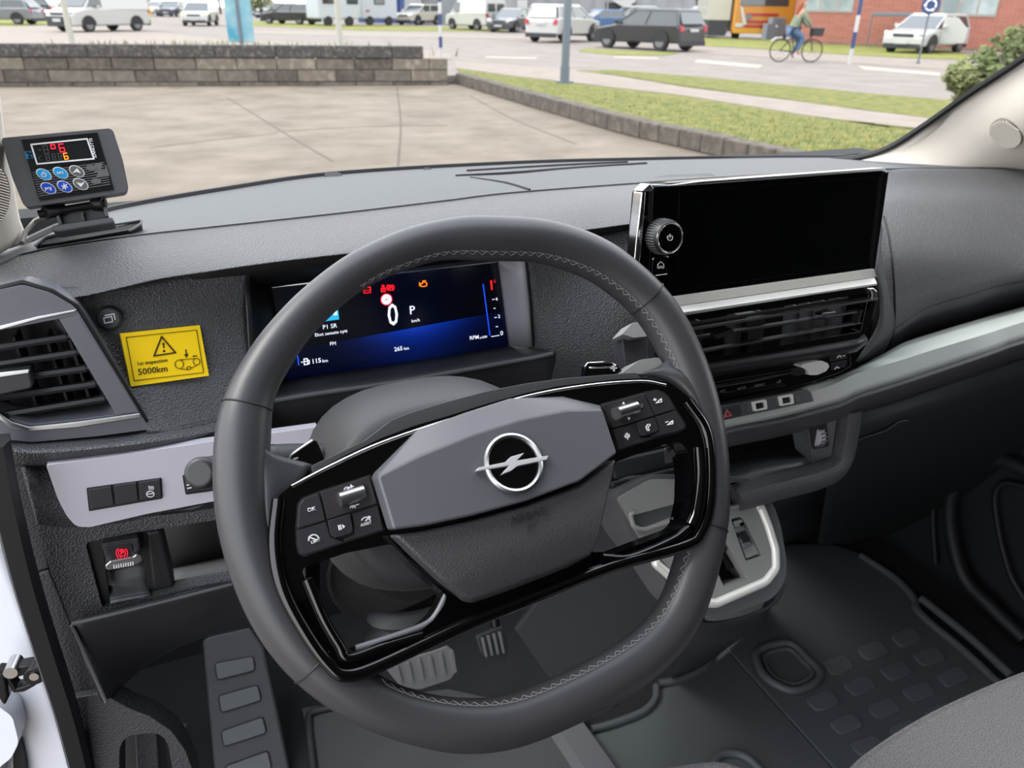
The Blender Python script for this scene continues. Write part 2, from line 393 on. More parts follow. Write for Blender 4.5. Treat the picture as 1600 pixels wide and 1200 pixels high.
def car(label, px, py, rel, L, W, H, style, colour, group=None, name='car', lit=False, cat_='car', doorout=False):
    base = GZ(px, py, LV); az = math.atan2(-base.y, -base.x); h = az+math.radians(rel)
    fx = V((math.cos(h), math.sin(h), 0)); fy = V((-math.sin(h), math.cos(h), 0)); S = ST[style]; paint = PAINT[colour]
    def P(x, y, z): return base+fx*x+fy*y+V((0, 0, z))
    t = thing(name, label, cat_, base, group)
    rows = []
    for yf, k in ((-1, .97), (-.88, 1), (.88, 1), (1, .97)):
        rows.append([P(x*L*k, yf*W/2*(.92 if abs(x) > .47 else 1), (z-.4)*(k if k == 1 else .93)*H+.4*H) for x, z in S['low']])
    n = len(S['low']); vs = [p for r in rows for p in r]; fs = []
    mid = [[P(x*L*.985, s*W/2*.9, z*H) for x, z in S['low']] for s in (-1, 1)]
    for i in range(3):
        for j in range(n): a = i*n+j; b = i*n+(j+1) % n; fs.append((a, b, b+n, a+n))
    fs += [tuple(range(n)), tuple(range(3*n, 4*n))]
    # side skins bow outwards: rows 1 and 2 are the full width at 1/2 height
    mk('body', vs, fs, paint, t, bevel=.05, seg=2)
    zs, zt = S['zs']*H, H*.965; w0, w1 = W*.46, W*.38
    def frus(nm, x0, x1, x2, x3, za, zb, wa, wb, m_):
        v = [P(x0, -wa, za), P(x1, -wa, za), P(x1, wa, za), P(x0, wa, za), P(x2, -wb, zb), P(x3, -wb, zb), P(x3, wb, zb), P(x2, wb, zb)]
        return mk(nm, v, [(0, 1, 2, 3), (4, 5, 6, 7), (0, 1, 5, 4), (1, 2, 6, 5), (2, 3, 7, 6), (3, 0, 4, 7)], m_, t, bevel=.04, seg=2)
    g0, g1 = S['gb']; r0, r1 = S['gt']
    if style == 'van':
        w0, w1 = W*.485, W*.44
        frus('cabin', g0*L, g1*L, r0*L, r1*L, zs-.05, zt, w0, w1, paint)
        def q(u, v): return (g0+(r0-g0)*v)*L, zs+(zt-zs)*v
        a, b = q(0, .12), q(0, .85)
        v = [P(a[0]+.03, -w0*.93, a[1]), P(a[0]+.03, w0*.93, a[1]), P(b[0]+.03, w1*.95, b[1]), P(b[0]+.03, -w1*.95, b[1])]
        prism('windscreen', v, fx*-.04, CGL, t)
        for s in (-1, 1):
            f = lambda x, v_: P(x*L, s*(w0+(w1-w0)*v_+.015), zs+(zt-zs)*v_)
            prism('side_window', [f(.30, .1), f(.12, .1), f(.12, .8), f(.21, .8)], fy*-s*.03, CGL, t)
    else:
        frus('windows', g0*L, g1*L, r0*L+.05, r1*L-.05, zs-.04, zt-.03, w0, w1+.01, CGL)
        frus('roof', r0*L+.08, r1*L-.08, r0*L, r1*L, zt-.06, H, w1+.03, w1-.02, paint)
        for s in (-1, 1):
            for a, b in ((g0, r0), ((g0+g1)*.42, (r0+r1)*.38), (g1+.02, r1)):
                sweep('pillar', [P(a*L, s*w0, zs-.02), P(b*L, s*(w1+.01), zt-.03)], .035, paint, t, n=6)
    R = S['wr']*H*1.05
    for x in (.31, -.30):
        for s in (-1, 1):
            c = P(x*L, s*(W/2-.02), R); wh = disc('wheel', c, fy*s, R, .2, TYRE, t, n=20, bevel=.02, ux=fx); disc('wheel_rim', c+fy*s*.012, fy*s, R*.62, .03, RIM, wh, n=16, ux=fx)
            prism('wheel_arch', [P(x*L+R*1.18*math.cos(k), s*(W/2+.004), max(R+R*1.18*math.sin(k), .14*H)) for k in [math.pi*i/10 for i in range(11)]], fy*-s*.03, TYRE, t)
    lz = (.52 if style != 'van' else .47)*H
    for s in (-1, 1):
        lm = HEADON if lit else HEADL
        box2 = [P(L*.49, s*W*.30, lz-.08), P(L*.49, s*W*.44, lz-.05), P(L*.47, s*W*.46, lz+.06), P(L*.47, s*W*.32, lz+.04)]
        prism('headlight', box2, fx*.04, lm, t, bevel=.01)
        b3 = [P(-L*.497, s*W*.33, lz-.06), P(-L*.497, s*W*.455, lz-.06), P(-L*.49, s*W*.455, lz+.16), P(-L*.49, s*W*.35, lz+.14)]
        prism('taillight', b3, fx*-.05, REDL, t, bevel=.01)
    def bar(nm, x, w_, za, zb, m_, d): prism(nm, [P(x, -w_, zb), P(x, w_, zb), P(x, w_, za), P(x, -w_, za)], fx*d, m_, t, bevel=.01)
    bar('bumper', L*.495, W*.42, H*.13, H*(.25 if style != 'van' else .36), BUMP, .04)
    bar('grille', L*.497, W*.24, lz-.16, lz-.04, BUMP, .02)
    bar('rear_bumper', -L*.495, W*.44, H*.14, H*.26, BUMP, -.04)
    bar('number_plate', -L*.505, .26, lz-.08, lz+.03, PLATE, -.03); bar('number_plate', L*.52, .26, H*.24, H*.31, PLATE, .03)
    if style in ('hatch', 'wagon', 'suv'):
        a, b = (g1*L-.02, zs+.05), (r1*L-.04, zt-.08)
        prism('rear_window', [P(a[0]-.03, -w0*.85, a[1]), P(a[0]-.03, w0*.85, a[1]), P(b[0]-.06, w1*.85, b[1]), P(b[0]-.06, -w1*.85, b[1])], fx*.03, CGL, t)
    if style == 'van':
        prism('rear_window', [P(-L*.505, -W*.38, H*.62), P(-L*.505, -W*.05, H*.62), P(-L*.50, -W*.05, H*.85), P(-L*.50, -W*.36, H*.85)], fx*-.01, CGL, t)
        prism('rear_window', [P(-L*.505, W*.38, H*.62), P(-L*.505, W*.05, H*.62), P(-L*.50, W*.05, H*.85), P(-L*.50, W*.36, H*.85)], fx*-.01, CGL, t)
    for s in (-1, 1):
        prism('mirror', [P(L*.20, s*W*.5, zs+.02), P(L*.20, s*W*.6, zs+.03), P(L*.20, s*W*.6, zs+.16), P(L*.20, s*W*.5, zs+.14)], fx*-.08, paint, t, bevel=.02)
    if doorout:
        prism('open_door', [P(L*.18, W*.48, .25*H), P(L*.10, W*.95, .28*H), P(L*.10, W*.95, .62*H), P(L*.15, W*.75, .9*H), P(L*.18, W*.48, .92*H)], fx*-.06, paint, t, bevel=.02)
    return t
car('silver estate car cut off at the far left of the row beyond the wall', 6, 38, -118, 4.4, 1.8, 1.45, 'hatch', 'silver')
car('dark blue car parked behind the silver estate at far left', 45, 28, -150, 4.4, 1.8, 1.45, 'hatch', 'navy')
vn = car('white panel van with dark bumper and a yellow rear panel at left', 160, 49, -48, 4.9, 1.92, 1.95, 'van', 'white', name='van', cat_='van')
car('small white hatchback driving towards us with yellow headlights on', 315, 40, -12, 3.9, 1.75, 1.45, 'hatch', 'white', lit=True)
car('black car parked left of the white motorhome with a red tail light', 455, 38, -125, 4.4, 1.8, 1.42, 'wagon', 'black')
car('cream white car parked right of the white caravan', 655, 39, -35, 4.4, 1.8, 1.55, 'suv', 'cream')
car('white delivery van with rear doors toward us, red tail light, behind striped post', 742, 47, -142, 4.5, 1.85, 1.9, 'van', 'white', name='van', cat_='van')
car('black car parked just right of the white delivery van', 802, 50, -25, 4.3, 1.8, 1.4, 'hatch', 'black')
car('silver car squeezed between the black and the red car', 820, 46, -30, 4.0, 1.8, 1.4, 'hatch', 'silver')
car('bright red car parked left of the white sports utility car', 842, 42.5, -60, 4.2, 1.8, 1.4, 'hatch', 'red')
car('white sports utility car seen from behind, partly behind the grey lamp post', 880, 65, 152, 4.4, 1.85, 1.6, 'suv', 'white')
car('light blue car parked behind the white sports utility car', 935, 47, -50, 4.2, 1.75, 1.4, 'hatch', 'blue')
car('black estate car driving left with both red tail lights in view', 1010, 77, -130, 4.5, 1.8, 1.5, 'wagon', 'black')
car('white car parked between black estate and the truck trailer', 1095, 51, -50, 4.6, 1.9, 1.7, 'suv', 'white')
car('white pickup parked beyond the roof of the black estate', 985, 44, -60, 4.6, 1.9, 1.7, 'suv', 'white')
car('white compact car with an open door in front of the brick building', 1443, 82, -24, 4.3, 1.8, 1.5, 'hatch', 'white', doorout=True)
for i, (px, py, c, rl) in enumerate(((248, 25, 'white', -30), (272, 26, 'navy', -20), (405, 27, 'white', 30), (425, 28, 'silver', -40), (447, 24, 'black', -30))):
    car(['white car in the far row just right of the yellow panel', 'dark car in the far row left of the lit hatchback', 'white car half hidden right of the blue banner', 'silver car in the far row right of the banner', 'dark car at the back of the row left of the motorhome'][i], px, py, rl, 4.2, 1.75, 1.45, 'hatch', c, 'cars in the far row')

# yellow panel leaning at the van's rear
b = GZ(228, 34, LV); prism('yellow_panel', [b+V((-.6, 0, .5)), b+V((.55, 0, .5)), b+V((.1, 0, 2.3)), b+V((-1.1, 0, 2.3))], (0, .1, 0), PAINT['yellow'])
tag(bpy.data.objects['yellow_panel'], 'slanted yellow panel behind the white panel van', 'panel')
# motorhomes
CARAV = mat('caravan_white', (216, 222, 230), .5)
def caravan(label, px0, px1, py, h, wins, red=False):
    a, b_ = GZ(px0, py, LV), GZ(px1, py, LV); d = (b_-a); Lw = d.length; d.normalize(); n = V((-d.y, d.x, 0)); t = thing('caravan', label, 'caravan', (a+b_)/2)
    prism('body', [a+V((0, 0, .45)), b_+V((0, 0, .45)), b_+V((0, 0, h)), a+V((0, 0, h))], n*2.2, CARAV, t, bevel=.12, seg=3)
    for x, z in wins: 
        c = a+d*Lw*x+V((0, 0, z)); f = prism('window', [c-d*.45+V((0, 0, -.3)), c+d*.45+V((0, 0, -.3)), c+d*.45+V((0, 0, .3)), c-d*.45+V((0, 0, .3))], n*-.05, BUMP, t, bevel=.02)
        prism('pane', [c-d*.38+V((0, 0, -.24))-n*.05, c+d*.38+V((0, 0, -.24))-n*.05, c+d*.38+V((0, 0, .24))-n*.05, c-d*.38+V((0, 0, .24))-n*.05], n*-.01, CGL, f)
    for x in (.22, .75): c = a+d*Lw*x+V((0, 0, .33)); disc('wheel', c-n*.02, -n, .33, .2, TYRE, t, n=18)
    if red: c = a+d*Lw*.12+V((0, 0, .95)); prism('taillight', [c, c+d*.3, c+d*.3+V((0, 0, .12)), c+V((0, 0, .12))], n*-.03, REDL, t)
caravan('white motorhome with small square windows behind the pale flag pole', 500, 562, 41, 2.9, ((.25, 1.75), (.85, 1.75)))
caravan('white caravan with one window and red tail light right of the motorhome', 566, 622, 40, 2.9, ((.5, 1.75),), True)
# truck
ORNG = mat('truck_orange', (240, 160, 20), .4, coat=.3)
a = GZ(1140, 61, LV); b_ = GZ(1238, 63, LV); d = (b_-a).normalized(); n = V((-d.y, d.x, 0)); wd = (b_-a).length
t = thing('truck', 'orange truck cab with a pale trailer, front facing the road', 'truck', (a+b_)/2)
def fp(x, z, o=0): return a+d*wd*x+V((0, 0, z))-n*o
prism('cab', [fp(.02, .35), fp(.98, .35), fp(.98, 3.2), fp(.02, 3.2)], n*2.2, ORNG, t, bevel=.12, seg=3)
prism('windscreen', [fp(.10, 1.72, .03), fp(.86, 1.72, .03), fp(.84, 2.7, .03), fp(.12, 2.7, .03)], n*.05, CGL, t, bevel=.03)
for z in (1.22, .85, .62): prism('grille_slat', [fp(.22, z, .04), fp(.72, z, .04), fp(.72, z+.14, .04), fp(.22, z+.14, .04)], n*.05, REDL, t, bevel=.02)
prism('emblem_plate', [fp(.20, 1.05, .06), fp(.30, 1.05, .06), fp(.30, 1.28, .06), fp(.20, 1.28, .06)], n*.05, RIM, t)
prism('bumper', [fp(.04, .3, .05), fp(.96, .3, .05), fp(.96, .55, .05), fp(.04, .55, .05)], n*.2, PAINT['yellow'], t, bevel=.03)
for x in (.06, .82): prism('headlight', [fp(x, .62, .05), fp(x+.12, .62, .05), fp(x+.12, .82, .05), fp(x, .82, .05)], n*.1, HEADL, t, bevel=.02)
prism('wiper', [fp(.1, 1.7, .08), fp(.14, 1.66, .08), fp(.24, .78, .08), fp(.18, .74, .08)], n*.03, HEADL, t)
for x in (.1, .9): disc('wheel', fp(x, .45)+n*.9+d*(.1 if x > .5 else -.1), d*(1 if x > .5 else -1), .45, .35, TYRE, t, n=18)
c0 = a-d*1.3+n*.4
prism('trailer', [c0+V((0, 0, .95)), c0+d*1.25+V((0, 0, .95)), c0+d*1.25+V((0, 0, 3.3)), c0+V((0, 0, 3.3))], n*6, PAINT['cream'], t, bevel=.03)
prism('underframe', [c0+V((.1, 0, .15)), c0+d*1.1+V((0, 0, .15)), c0+d*1.1+V((0, 0, .95)), c0+V((.1, 0, .95))], n*4, BUMP, t)
# electric cabinet
CAB = mat('cabinet_grey', (150, 155, 168), .5)
a = GZ(1196, 63, LV); s = 1.0
t = thing('utility_cabinet', 'grey street utility cabinet on the verge in front of the orange truck', 'cabinet', a)
prism('cabinet_body', [a+V((0, 0, 0)), a+V((1.05, -.25, 0)), a+V((1.05, -.25, 1.15)), a+V((.3, -.05, 1.15)), a+V((.28, -.05, .85)), a+V((0, 0, .85))], (.1, .5, 0), CAB, t, bevel=.02)
prism('cabinet_door', [a+V((.36, -.12, .08)), a+V((.68, -.19, .08)), a+V((.68, -.19, 1.08)), a+V((.36, -.12, 1.08))], (0, .03, 0), CAB, t, bevel=.01)
prism('cabinet_door', [a+V((.71, -.2, .08)), a+V((1.02, -.27, .08)), a+V((1.02, -.27, 1.08)), a+V((.71, -.2, 1.08))], (0, .03, 0), CAB, t, bevel=.01)
prism('sticker', [a+V((.47, -.16, .68)), a+V((.56, -.18, .68)), a+V((.56, -.18, .78)), a+V((.47, -.16, .78))], (0, .01, 0), WHITEP, t)
# ---- posts
POLE = mat('pole_cream', (214, 210, 196), .5); STEEL = mat('galvanised', (128, 140, 150), .45, .4); BLUE = mat('sign_blue', (34, 72, 132), .4); BANN = mat('banner_teal', (70, 170, 200), .6, var=(.8, (190, 225, 230), .4, .6))
def pole(name, label, cat_, px, py, z, r, h, mt, foot=True):
    b = GZ(px, py, z); t = thing(name, label, cat_, b); sweep('pole', [b, b+V((0, 0, h))], r, mt, t, n=14)
    if foot: disc('base_plate', b+V((0, 0, .06)), (0, 0, 1), r*2.2, .06, mt, t, n=16)
    return t, b
pole('flag_pole', 'pale cream flag pole standing behind the wall, in front of the white van', 'pole', 113, 70, LV+.3, .085, 6, POLE)
pole('flag_pole', 'pale cream flag pole standing behind the wall near the motorhome', 'pole', 532, 76, LV+.3, .085, 6, POLE)
t, b = pole('lamp_post', 'grey galvanised lamp post on the grass verge behind the kerb', 'lamp post', 882, 131, LV, .085, 6, STEEL)
sweep('collar', [b+V((0, 0, .02)), b+V((0, 0, .35))], .1, STEEL, t, n=14)
def striped(label, px, py, h, n0=5, r=.055):
    b = GZ(px, py, LV); t = thing('striped_post', label, 'post', b); z = 0; k = 0; seg = h/n0
    for k in range(n0):
        sweep('band', [b+V((0, 0, k*seg)), b+V((0, 0, (k+1)*seg))], r, PAINT['white'] if k % 2 == 0 else BLUE, t, n=12)
    return t
striped('blue and white striped post by the right end of the block wall', 689, 92, 2.8, 9)
striped('blue and white striped post at the road edge in front of the brick building', 1327, 101, 4.2, 9, .06)
t, b = pole('road_sign', 'round blue roundabout sign on thin pole in front of the open-door car', 'sign', 1434, 100, LV, .03, 1.78, STEEL)
nd = V((CAM.x-b.x, CAM.y-b.y, 0)).normalized(); c = b+V((0, 0, 1.72)); U = V((-nd.y, nd.x, 0))
hk = (GZ(1434, 100, LV)-CAM).length
dsc = disc('sign_face', c+nd*.06, nd, .27, .03, BLUE, t, n=28); 
for k in range(3):
    a0 = 90+k*120; P = [c+nd*.066+U*.15*math.cos(math.radians(a0+i*12))+V((0, 0, .15*math.sin(math.radians(a0+i*12)))) for i in range(8)]
    sweep('arrow', P, .02, WHITEP, dsc, n=6)
    e = P[-1]; q = (P[-1]-P[-2]).normalized(); s_ = q.cross(nd); prism('arrow_head', [e+s_*.05, e+q*.08, e-s_*.05], nd*.01, WHITEP, dsc)
# banner on two-panel stand
a, b_ = GZ(357, 66, LV+.25), GZ(398, 67, LV+.25); d = (b_-a); n = V((-d.y, d.x, 0)).normalized(); t = thing('banner', 'pale blue and turquoise two-panel banner on a central post behind the wall', 'banner', (a+b_)/2)
for s0, s1 in ((0, .46), (.54, 1)): prism('banner_panel', [a+d*s0, a+d*s1, a+d*s1+V((0, 0, 2.6)), a+d*s0+V((0, 0, 2.6))], n*.05, BANN, t, bevel=.02)
sweep('post', [(a+b_)/2-V((0, 0, .3)), (a+b_)/2+V((0, 0, 4))], .06, STEEL, t)
# ---- buildings
def lerp3(a, b, t): return a.lerp(b, t)
BRICK = bpy.data.materials.new('brick'); BRICK.use_nodes = True; tt = BRICK.node_tree; bs = tt.nodes['Principled BSDF']; bs.inputs['Roughness'].default_value = .9
br = tt.nodes.new('ShaderNodeTexBrick'); br.inputs['Scale'].default_value = 3.2; br.inputs['Color1'].default_value = (.24, .085, .06, 1); br.inputs['Color2'].default_value = (.30, .11, .08, 1); br.inputs['Mortar'].default_value = (.28, .17, .14, 1); br.inputs['Mortar Size'].default_value = .012
tco = tt.nodes.new('ShaderNodeTexCoord'); mpn = tt.nodes.new('ShaderNodeMapping'); mpn.inputs['Rotation'].default_value = (math.radians(90), 0, 0)
tt.links.new(tco.outputs['Object'], mpn.inputs[0]); tt.links.new(mpn.outputs[0], br.inputs[0]); tt.links.new(br.outputs[0], bs.inputs['Base Color'])
FRAME = mat('window_frame', (190, 176, 168), .5)
WGL = mat('window_glass', (130, 150, 150), .1, spec=.8, var=(.7, (190, 205, 205), .4, .6))
def facade(name, label, cat_, pa, pb, h, depth, mt, wins, groups=None, door=()):
    a, b_ = GZ(*pa, LV), GZ(*pb, LV); d = (b_-a); Lw = d.length; d.normalize(); n = V((-d.y, d.x, 0)); t = thing(name, label, cat_, (a+b_)/2)
    prism('wall', [a, b_, b_+V((0, 0, h)), a+V((0, 0, h))], n*depth, mt, t)
    PL = Plane(a, -n)
    for (x0, y0, x1, y1, nm) in wins:
        q = [PL.at(x0, y0, .03), PL.at(x1, y0, .03), PL.at(x1, y1, .03), PL.at(x0, y1, .03)]
        for k in (2, 3): q[k].x = q[1 if k == 2 else 0].x; q[k].y = q[1 if k == 2 else 0].y; q[k].z = q[2].z
        w_ = prism('window', q, n*.1, FRAME, t)
        for i in range(nm):
            e = lambda u, v: q[3].lerp(q[2], u)+(q[0]-q[3])*v-n*.012
            u0, u1 = (i+.06)/nm, (i+.94)/nm; prism('pane', [e(u0, .08), e(u1, .08), e(u1, .94), e(u0, .94)], n*.02, WGL, w_)
    return t, PL, n, d
t, PL, n, d = facade('brick_building', 'long red brick building with wide white framed windows on the right', 'building', (1234, 67), (1720, 88), 6, 8, BRICK, ((1262, -14, 1338, 20, 3), (1475, -14, 1566, 27, 3)))
prism('plinth', [PL.at(1236, 64, .05), PL.at(1700, 84, .05), PL.at(1700, 88, .05), PL.at(1236, 68, .05)], n*.06, BLK[1], t)
GREYB = mat('industrial_cladding', (168, 170, 172), .7, var=(.3, (186, 188, 190), .4, .6)); 
t, PL, n, d = facade('industrial_building', 'long pale grey industrial building with small dark windows behind the parked cars', 'building', (664, 36.5), (1150, 46), 9, 20, GREYB, ((842, 6, 860, 18, 1), (872, 7, 886, 17, 1), (896, 8, 910, 18, 1), (1028, 11, 1048, 22, 1), (1060, 14, 1078, 24, 1)))
for px in range(660, 1110, 24): prism('cladding_rib', [PL.at(px, 20, .12), PL.at(px+2.5, 20, .12), PL.at(px+2.5, -40, .12), PL.at(px, -40, .12)], n*.12, GREYB, t)
prism('roller_door', [PL.at(1088, 20, .1), PL.at(1112, 20, .1), PL.at(1112, -12, .1), PL.at(1088, -12, .1)], n*.1, BUMP, t)
prism('canopy_sign', [PL.at(955, 0, .6), PL.at(993, -1, .6), PL.at(993, 2, .6), PL.at(979, 14, .6)], n*.5, PAINT['white'], t)
prism('entrance', [PL.at(946, 4, .1), PL.at(992, 5, .1), PL.at(992, 30, .1), PL.at(946, 30, .1)], n*.1, BUMP, t)
prism('entrance', [PL.at(808, 0, .1), PL.at(824, 0, .1), PL.at(824, 22, .1), PL.at(808, 22, .1)], n*.1, PAINT['white'], t)
t, PL, n, d = facade('blue_building', 'blue and grey shop front far behind the white caravan', 'building', (560, 35), (636, 37), 8, 4, mat('shop_blue', (60, 86, 150), .6), ())
prism('fascia_panel', [PL.at(596, 20, .1), PL.at(622, 20, .1), PL.at(622, -10, .1), PL.at(596, -10, .1)], n*.1, BLUE, t)
prism('fascia_panel', [PL.at(632, 16, .1), PL.at(658, 16, .1), PL.at(658, -10, .1), PL.at(632, -10, .1)], n*.1, GREYB, t)
# bicycle shelter against the brick wall
a = GZ(1352, 74.5, LV); t = thing('bicycle_shelter', 'small flat roofed grey bicycle shelter against the brick wall', 'shelter', a)
e = GZ(1412, 77.5, LV); d = (e-a).normalized(); n = V((-d.y, d.x, 0)); Lw = (e-a).length
prism('shelter_roof', [a+V((0, 0, 1.35)), e+V((0, 0, 1.35)), e+V((0, 0, 1.5)), a+V((0, 0, 1.5))], n*1, STEEL, t, bevel=.02)
for k in (0, 1): sweep('shelter_leg', [a.lerp(e, .02+.96*k), a.lerp(e, .02+.96*k)+V((0, 0, 1.4))], .03, STEEL, t)
sweep('brace', [a.lerp(e, .1), a.lerp(e, .9)+V((0, 0, 1.2))], .02, STEEL, t)
# ---- cyclist and bicycle
g = GZ(1241, 97, LV); toC = V((-g.x, -g.y, 0)).normalized(); rt = V((-toC.y, toC.x, 0)); fwd = (rt*.93-toC*.36).normalized(); sd_ = V((-fwd.y, fwd.x, 0))
KS = 1.0
def bp(x, z, y=0): return g+fwd*x*KS+sd_*y*KS+V((0, 0, z*KS))
t = thing('bicycle', 'black city bicycle with front basket ridden along the far road', 'bicycle', g)
SKN = mat('skin', (214, 160, 134), .6); HAIR = mat('red_hair', (176, 96, 52), .7); JEAN = mat('jeans', (96, 128, 164), .8); JACK = mat('sage_jacket', (142, 160, 132), .85)
for x, nm in ((-.52, 'rear_wheel'), (.52, 'front_wheel')):
    w_ = sweep(nm, [bp(x+.33*math.cos(k*math.pi/12), .34+.33*math.sin(k*math.pi/12)) for k in range(24)], .02, TYRE, t, closed=True, n=8)
    for k in range(8): sweep('spoke', [bp(x, .34), bp(x+.32*math.cos(k*math.pi/4), .34+.32*math.sin(k*math.pi/4))], .004, STEEL, w_, n=4)
for nm, P_ in (('frame', [(-.52, .34), (-.08, .30), (.38, .72), (.40, .85)]), ('seat_tube', [(-.08, .30), (-.22, .86)]), ('fork', [(.52, .34), (.40, .85), (.38, 1.0)]), ('seat_stay', [(-.52, .34), (-.2, .75)]), ('handlebar', [(.38, 1.0), (.30, 1.05), (.18, 1.04)])):
    sweep(nm, [bp(*q) for q in P_], .018, BUMP, t, n=8)
prism('saddle', [bp(-.34, .90, -.08), bp(-.34, .90, .08), bp(-.1, .90, .02), bp(-.1, .90, -.02)], (0, 0, -.05), BUMP, t, bevel=.01)
prism('mudguard', [bp(-.86, .62), bp(-.72, .72), bp(-.5, .74), bp(-.5, .70), bp(-.7, .68), bp(-.83, .6)], sd_*.06, PAINT['white'], t)
prism('basket', [bp(.42, .78, -.18), bp(.72, .78, -.18), bp(.76, 1.02, -.2), bp(.40, 1.02, -.2)], sd_*.38, BUMP, t, bevel=.02)
def skin(name, nodes, edges, mt, parent, sub=1):
    """one continuous skinned surface; nodes = {key: (point, radius)}"""
    ks = list(nodes); org = ORG[parent.name]; me = bpy.data.meshes.new(name)
    me.from_pydata([nodes[k][0]-org for k in ks], [(ks.index(a), ks.index(b)) for a, b in edges], [])
    o = bpy.data.objects.new(name, me); COL.objects.link(o); o.parent = parent; ORG[o.name] = org
    o.modifiers.new('sk', 'SKIN'); o.modifiers['sk'].use_smooth_shade = True
    for i, k in enumerate(ks): r_ = nodes[k][1]; me.skin_vertices[0].data[i].radius = (r_, r_)
    me.skin_vertices[0].data[0].use_root = True
    md = o.modifiers.new('s', 'SUBSURF'); md.levels = md.render_levels = sub
    me.materials.append(mt); return o
pr = thing('person', 'red-haired cyclist in sage green jacket and blue jeans on the far road', 'person', g)
N_ = dict(pel=(bp(-.22, .98), .15), sp=(bp(-.14, 1.18), .13), ch=(bp(-.05, 1.38), .15), nk=(bp(0, 1.54), .055), hd=(bp(.03, 1.66), .10), ht=(bp(.04, 1.76), .085),
          hl=(bp(-.20, .92, -.1), .1), kl=(bp(.14, .72, -.12), .075), al=(bp(-.02, .32, -.11), .045), fl=(bp(.10, .24, -.11), .04),
          hr=(bp(-.20, .92, .1), .1), kr=(bp(.10, .58, .12), .075), ar=(bp(-.10, .20, .11), .045), fr=(bp(.02, .13, .11), .04),
          sl=(bp(-.02, 1.44, -.17), .07), el=(bp(.14, 1.22, -.22), .05), wl=(bp(.32, 1.07, -.2), .035), sr=(bp(-.02, 1.44, .17), .07), er=(bp(.14, 1.22, .22), .05), wr=(bp(.32, 1.07, .2), .035))
E_ = [('pel', 'sp'), ('sp', 'ch'), ('ch', 'nk'), ('nk', 'hd'), ('hd', 'ht'), ('pel', 'hl'), ('hl', 'kl'), ('kl', 'al'), ('al', 'fl'), ('pel', 'hr'), ('hr', 'kr'), ('kr', 'ar'), ('ar', 'fr'), ('ch', 'sl'), ('sl', 'el'), ('el', 'wl'), ('ch', 'sr'), ('sr', 'er'), ('er', 'wr')]
skin('body', N_, E_, SKN, pr)
sub_ = lambda ks, f: {k: (N_[k][0], N_[k][1]*f) for k in ks}
skin('jacket', sub_(['sp', 'pel', 'ch', 'sl', 'el', 'wl', 'sr', 'er', 'wr'], 1.25), [('sp', 'pel'), ('sp', 'ch'), ('ch', 'sl'), ('sl', 'el'), ('el', 'wl'), ('ch', 'sr'), ('sr', 'er'), ('er', 'wr')], JACK, pr)
skin('jeans', sub_(['pel', 'hl', 'kl', 'al', 'hr', 'kr', 'ar'], 1.18), [('pel', 'hl'), ('hl', 'kl'), ('kl', 'al'), ('pel', 'hr'), ('hr', 'kr'), ('kr', 'ar')], JEAN, pr)
skin('hair', dict(a=(bp(.0, 1.78), .09), b=(bp(-.07, 1.68), .1), c=(bp(-.13, 1.5), .08), d=(bp(-.16, 1.32), .05)), [('a', 'b'), ('b', 'c'), ('c', 'd')], HAIR, pr)
# ---- trees, bush
LEAF = mat('leaf_green', (106, 122, 62), .8, var=(2, (172, 172, 112), .4, .65)); BARK = mat('bark', (90, 72, 56), .9); LEAFD = mat('leaf_dark', (60, 84, 40), .85, var=(2, (110, 130, 60), .4, .7))
def leaves(name, centres, n, size, mt, parent=None):
    vs = []; fs = []
    for _ in range(n):
        c, r_ = random.choice(centres); v = V((random.gauss(0, 1), random.gauss(0, 1), random.gauss(0, 1))).normalized()*r_*random.uniform(.6, 1.08); p = c+v
        a = V((random.gauss(0, 1), random.gauss(0, 1), random.gauss(0, 1))).normalized(); b = a.orthogonal().normalized(); s = size*random.uniform(.6, 1.3); k = len(vs)
        vs += [p-a*s, p+b*s*.5, p+a*s, p-b*s*.5]; fs.append((k, k+1, k+2, k+3))
    return mk(name, vs, fs, mt, parent, smooth=0, recalc=False)
def bush(name, label, cat_, base, cents, n, size, mt, group=None):
    t = thing(name, label, cat_, base, group); o = leaves('foliage', cents, n, size, mt, t); o['kind'] = 'stuff'
    for c, r_ in cents[:6]: sweep('branch', [base, base.lerp(c, .5)+V((.02, .03, 0)), c], [.02, .015, .008], BARK, t, n=6)
bb = GY(1620, 190, 4.6); bc = []
for px, py, r_ in ((1590, 62, .10), (1560, 90, .16), (1600, 110, .2), (1530, 115, .16), (1540, 140, .16), (1515, 155, .12), (1580, 140, .16), (1500, 120, .10), (1620, 70, .16), (1555, 112, .18)): bc.append((GY(px, py, 4.2), r_))
bush('shrub', 'leafy green shrub beside the passenger side window pillar at right', 'shrub', V((bb.x, bb.y, LV)), bc, 2600, .035, LEAF)
for i, (px, py, h, r_) in enumerate(((410, 32, 3, 1.3), (225, 24, 4, 1.6), (345, 22, 5, 1.8), (66, 22, 5, 2), (420, 20, 5, 1.6), (735, 30, 4, 1.4))):
    b = GZ(px, py, LV); cs = [(b+V((random.uniform(-1, 1)*r_*.7, random.uniform(-.5, .5), h*.5+random.uniform(-.3, .6)*r_)), r_*.6) for _ in range(7)]
    t = thing('tree', ['low round green tree right of the blue banner', 'green tree behind the yellow panel', 'green tree left of the blue banner', 'dark green tree behind the dark blue car at left', 'tall green tree behind the far row of cars', 'green tree behind the white delivery van'][i], 'tree', b, 'trees behind the parked cars')
    sweep('trunk', [b, b+V((0, 0, h*.6))], [.16, .1], BARK, t); o = leaves('foliage', cs, 700, .16, LEAFD if i else LEAF, t); o['kind'] = 'stuff'

TONE[0] = 1.0
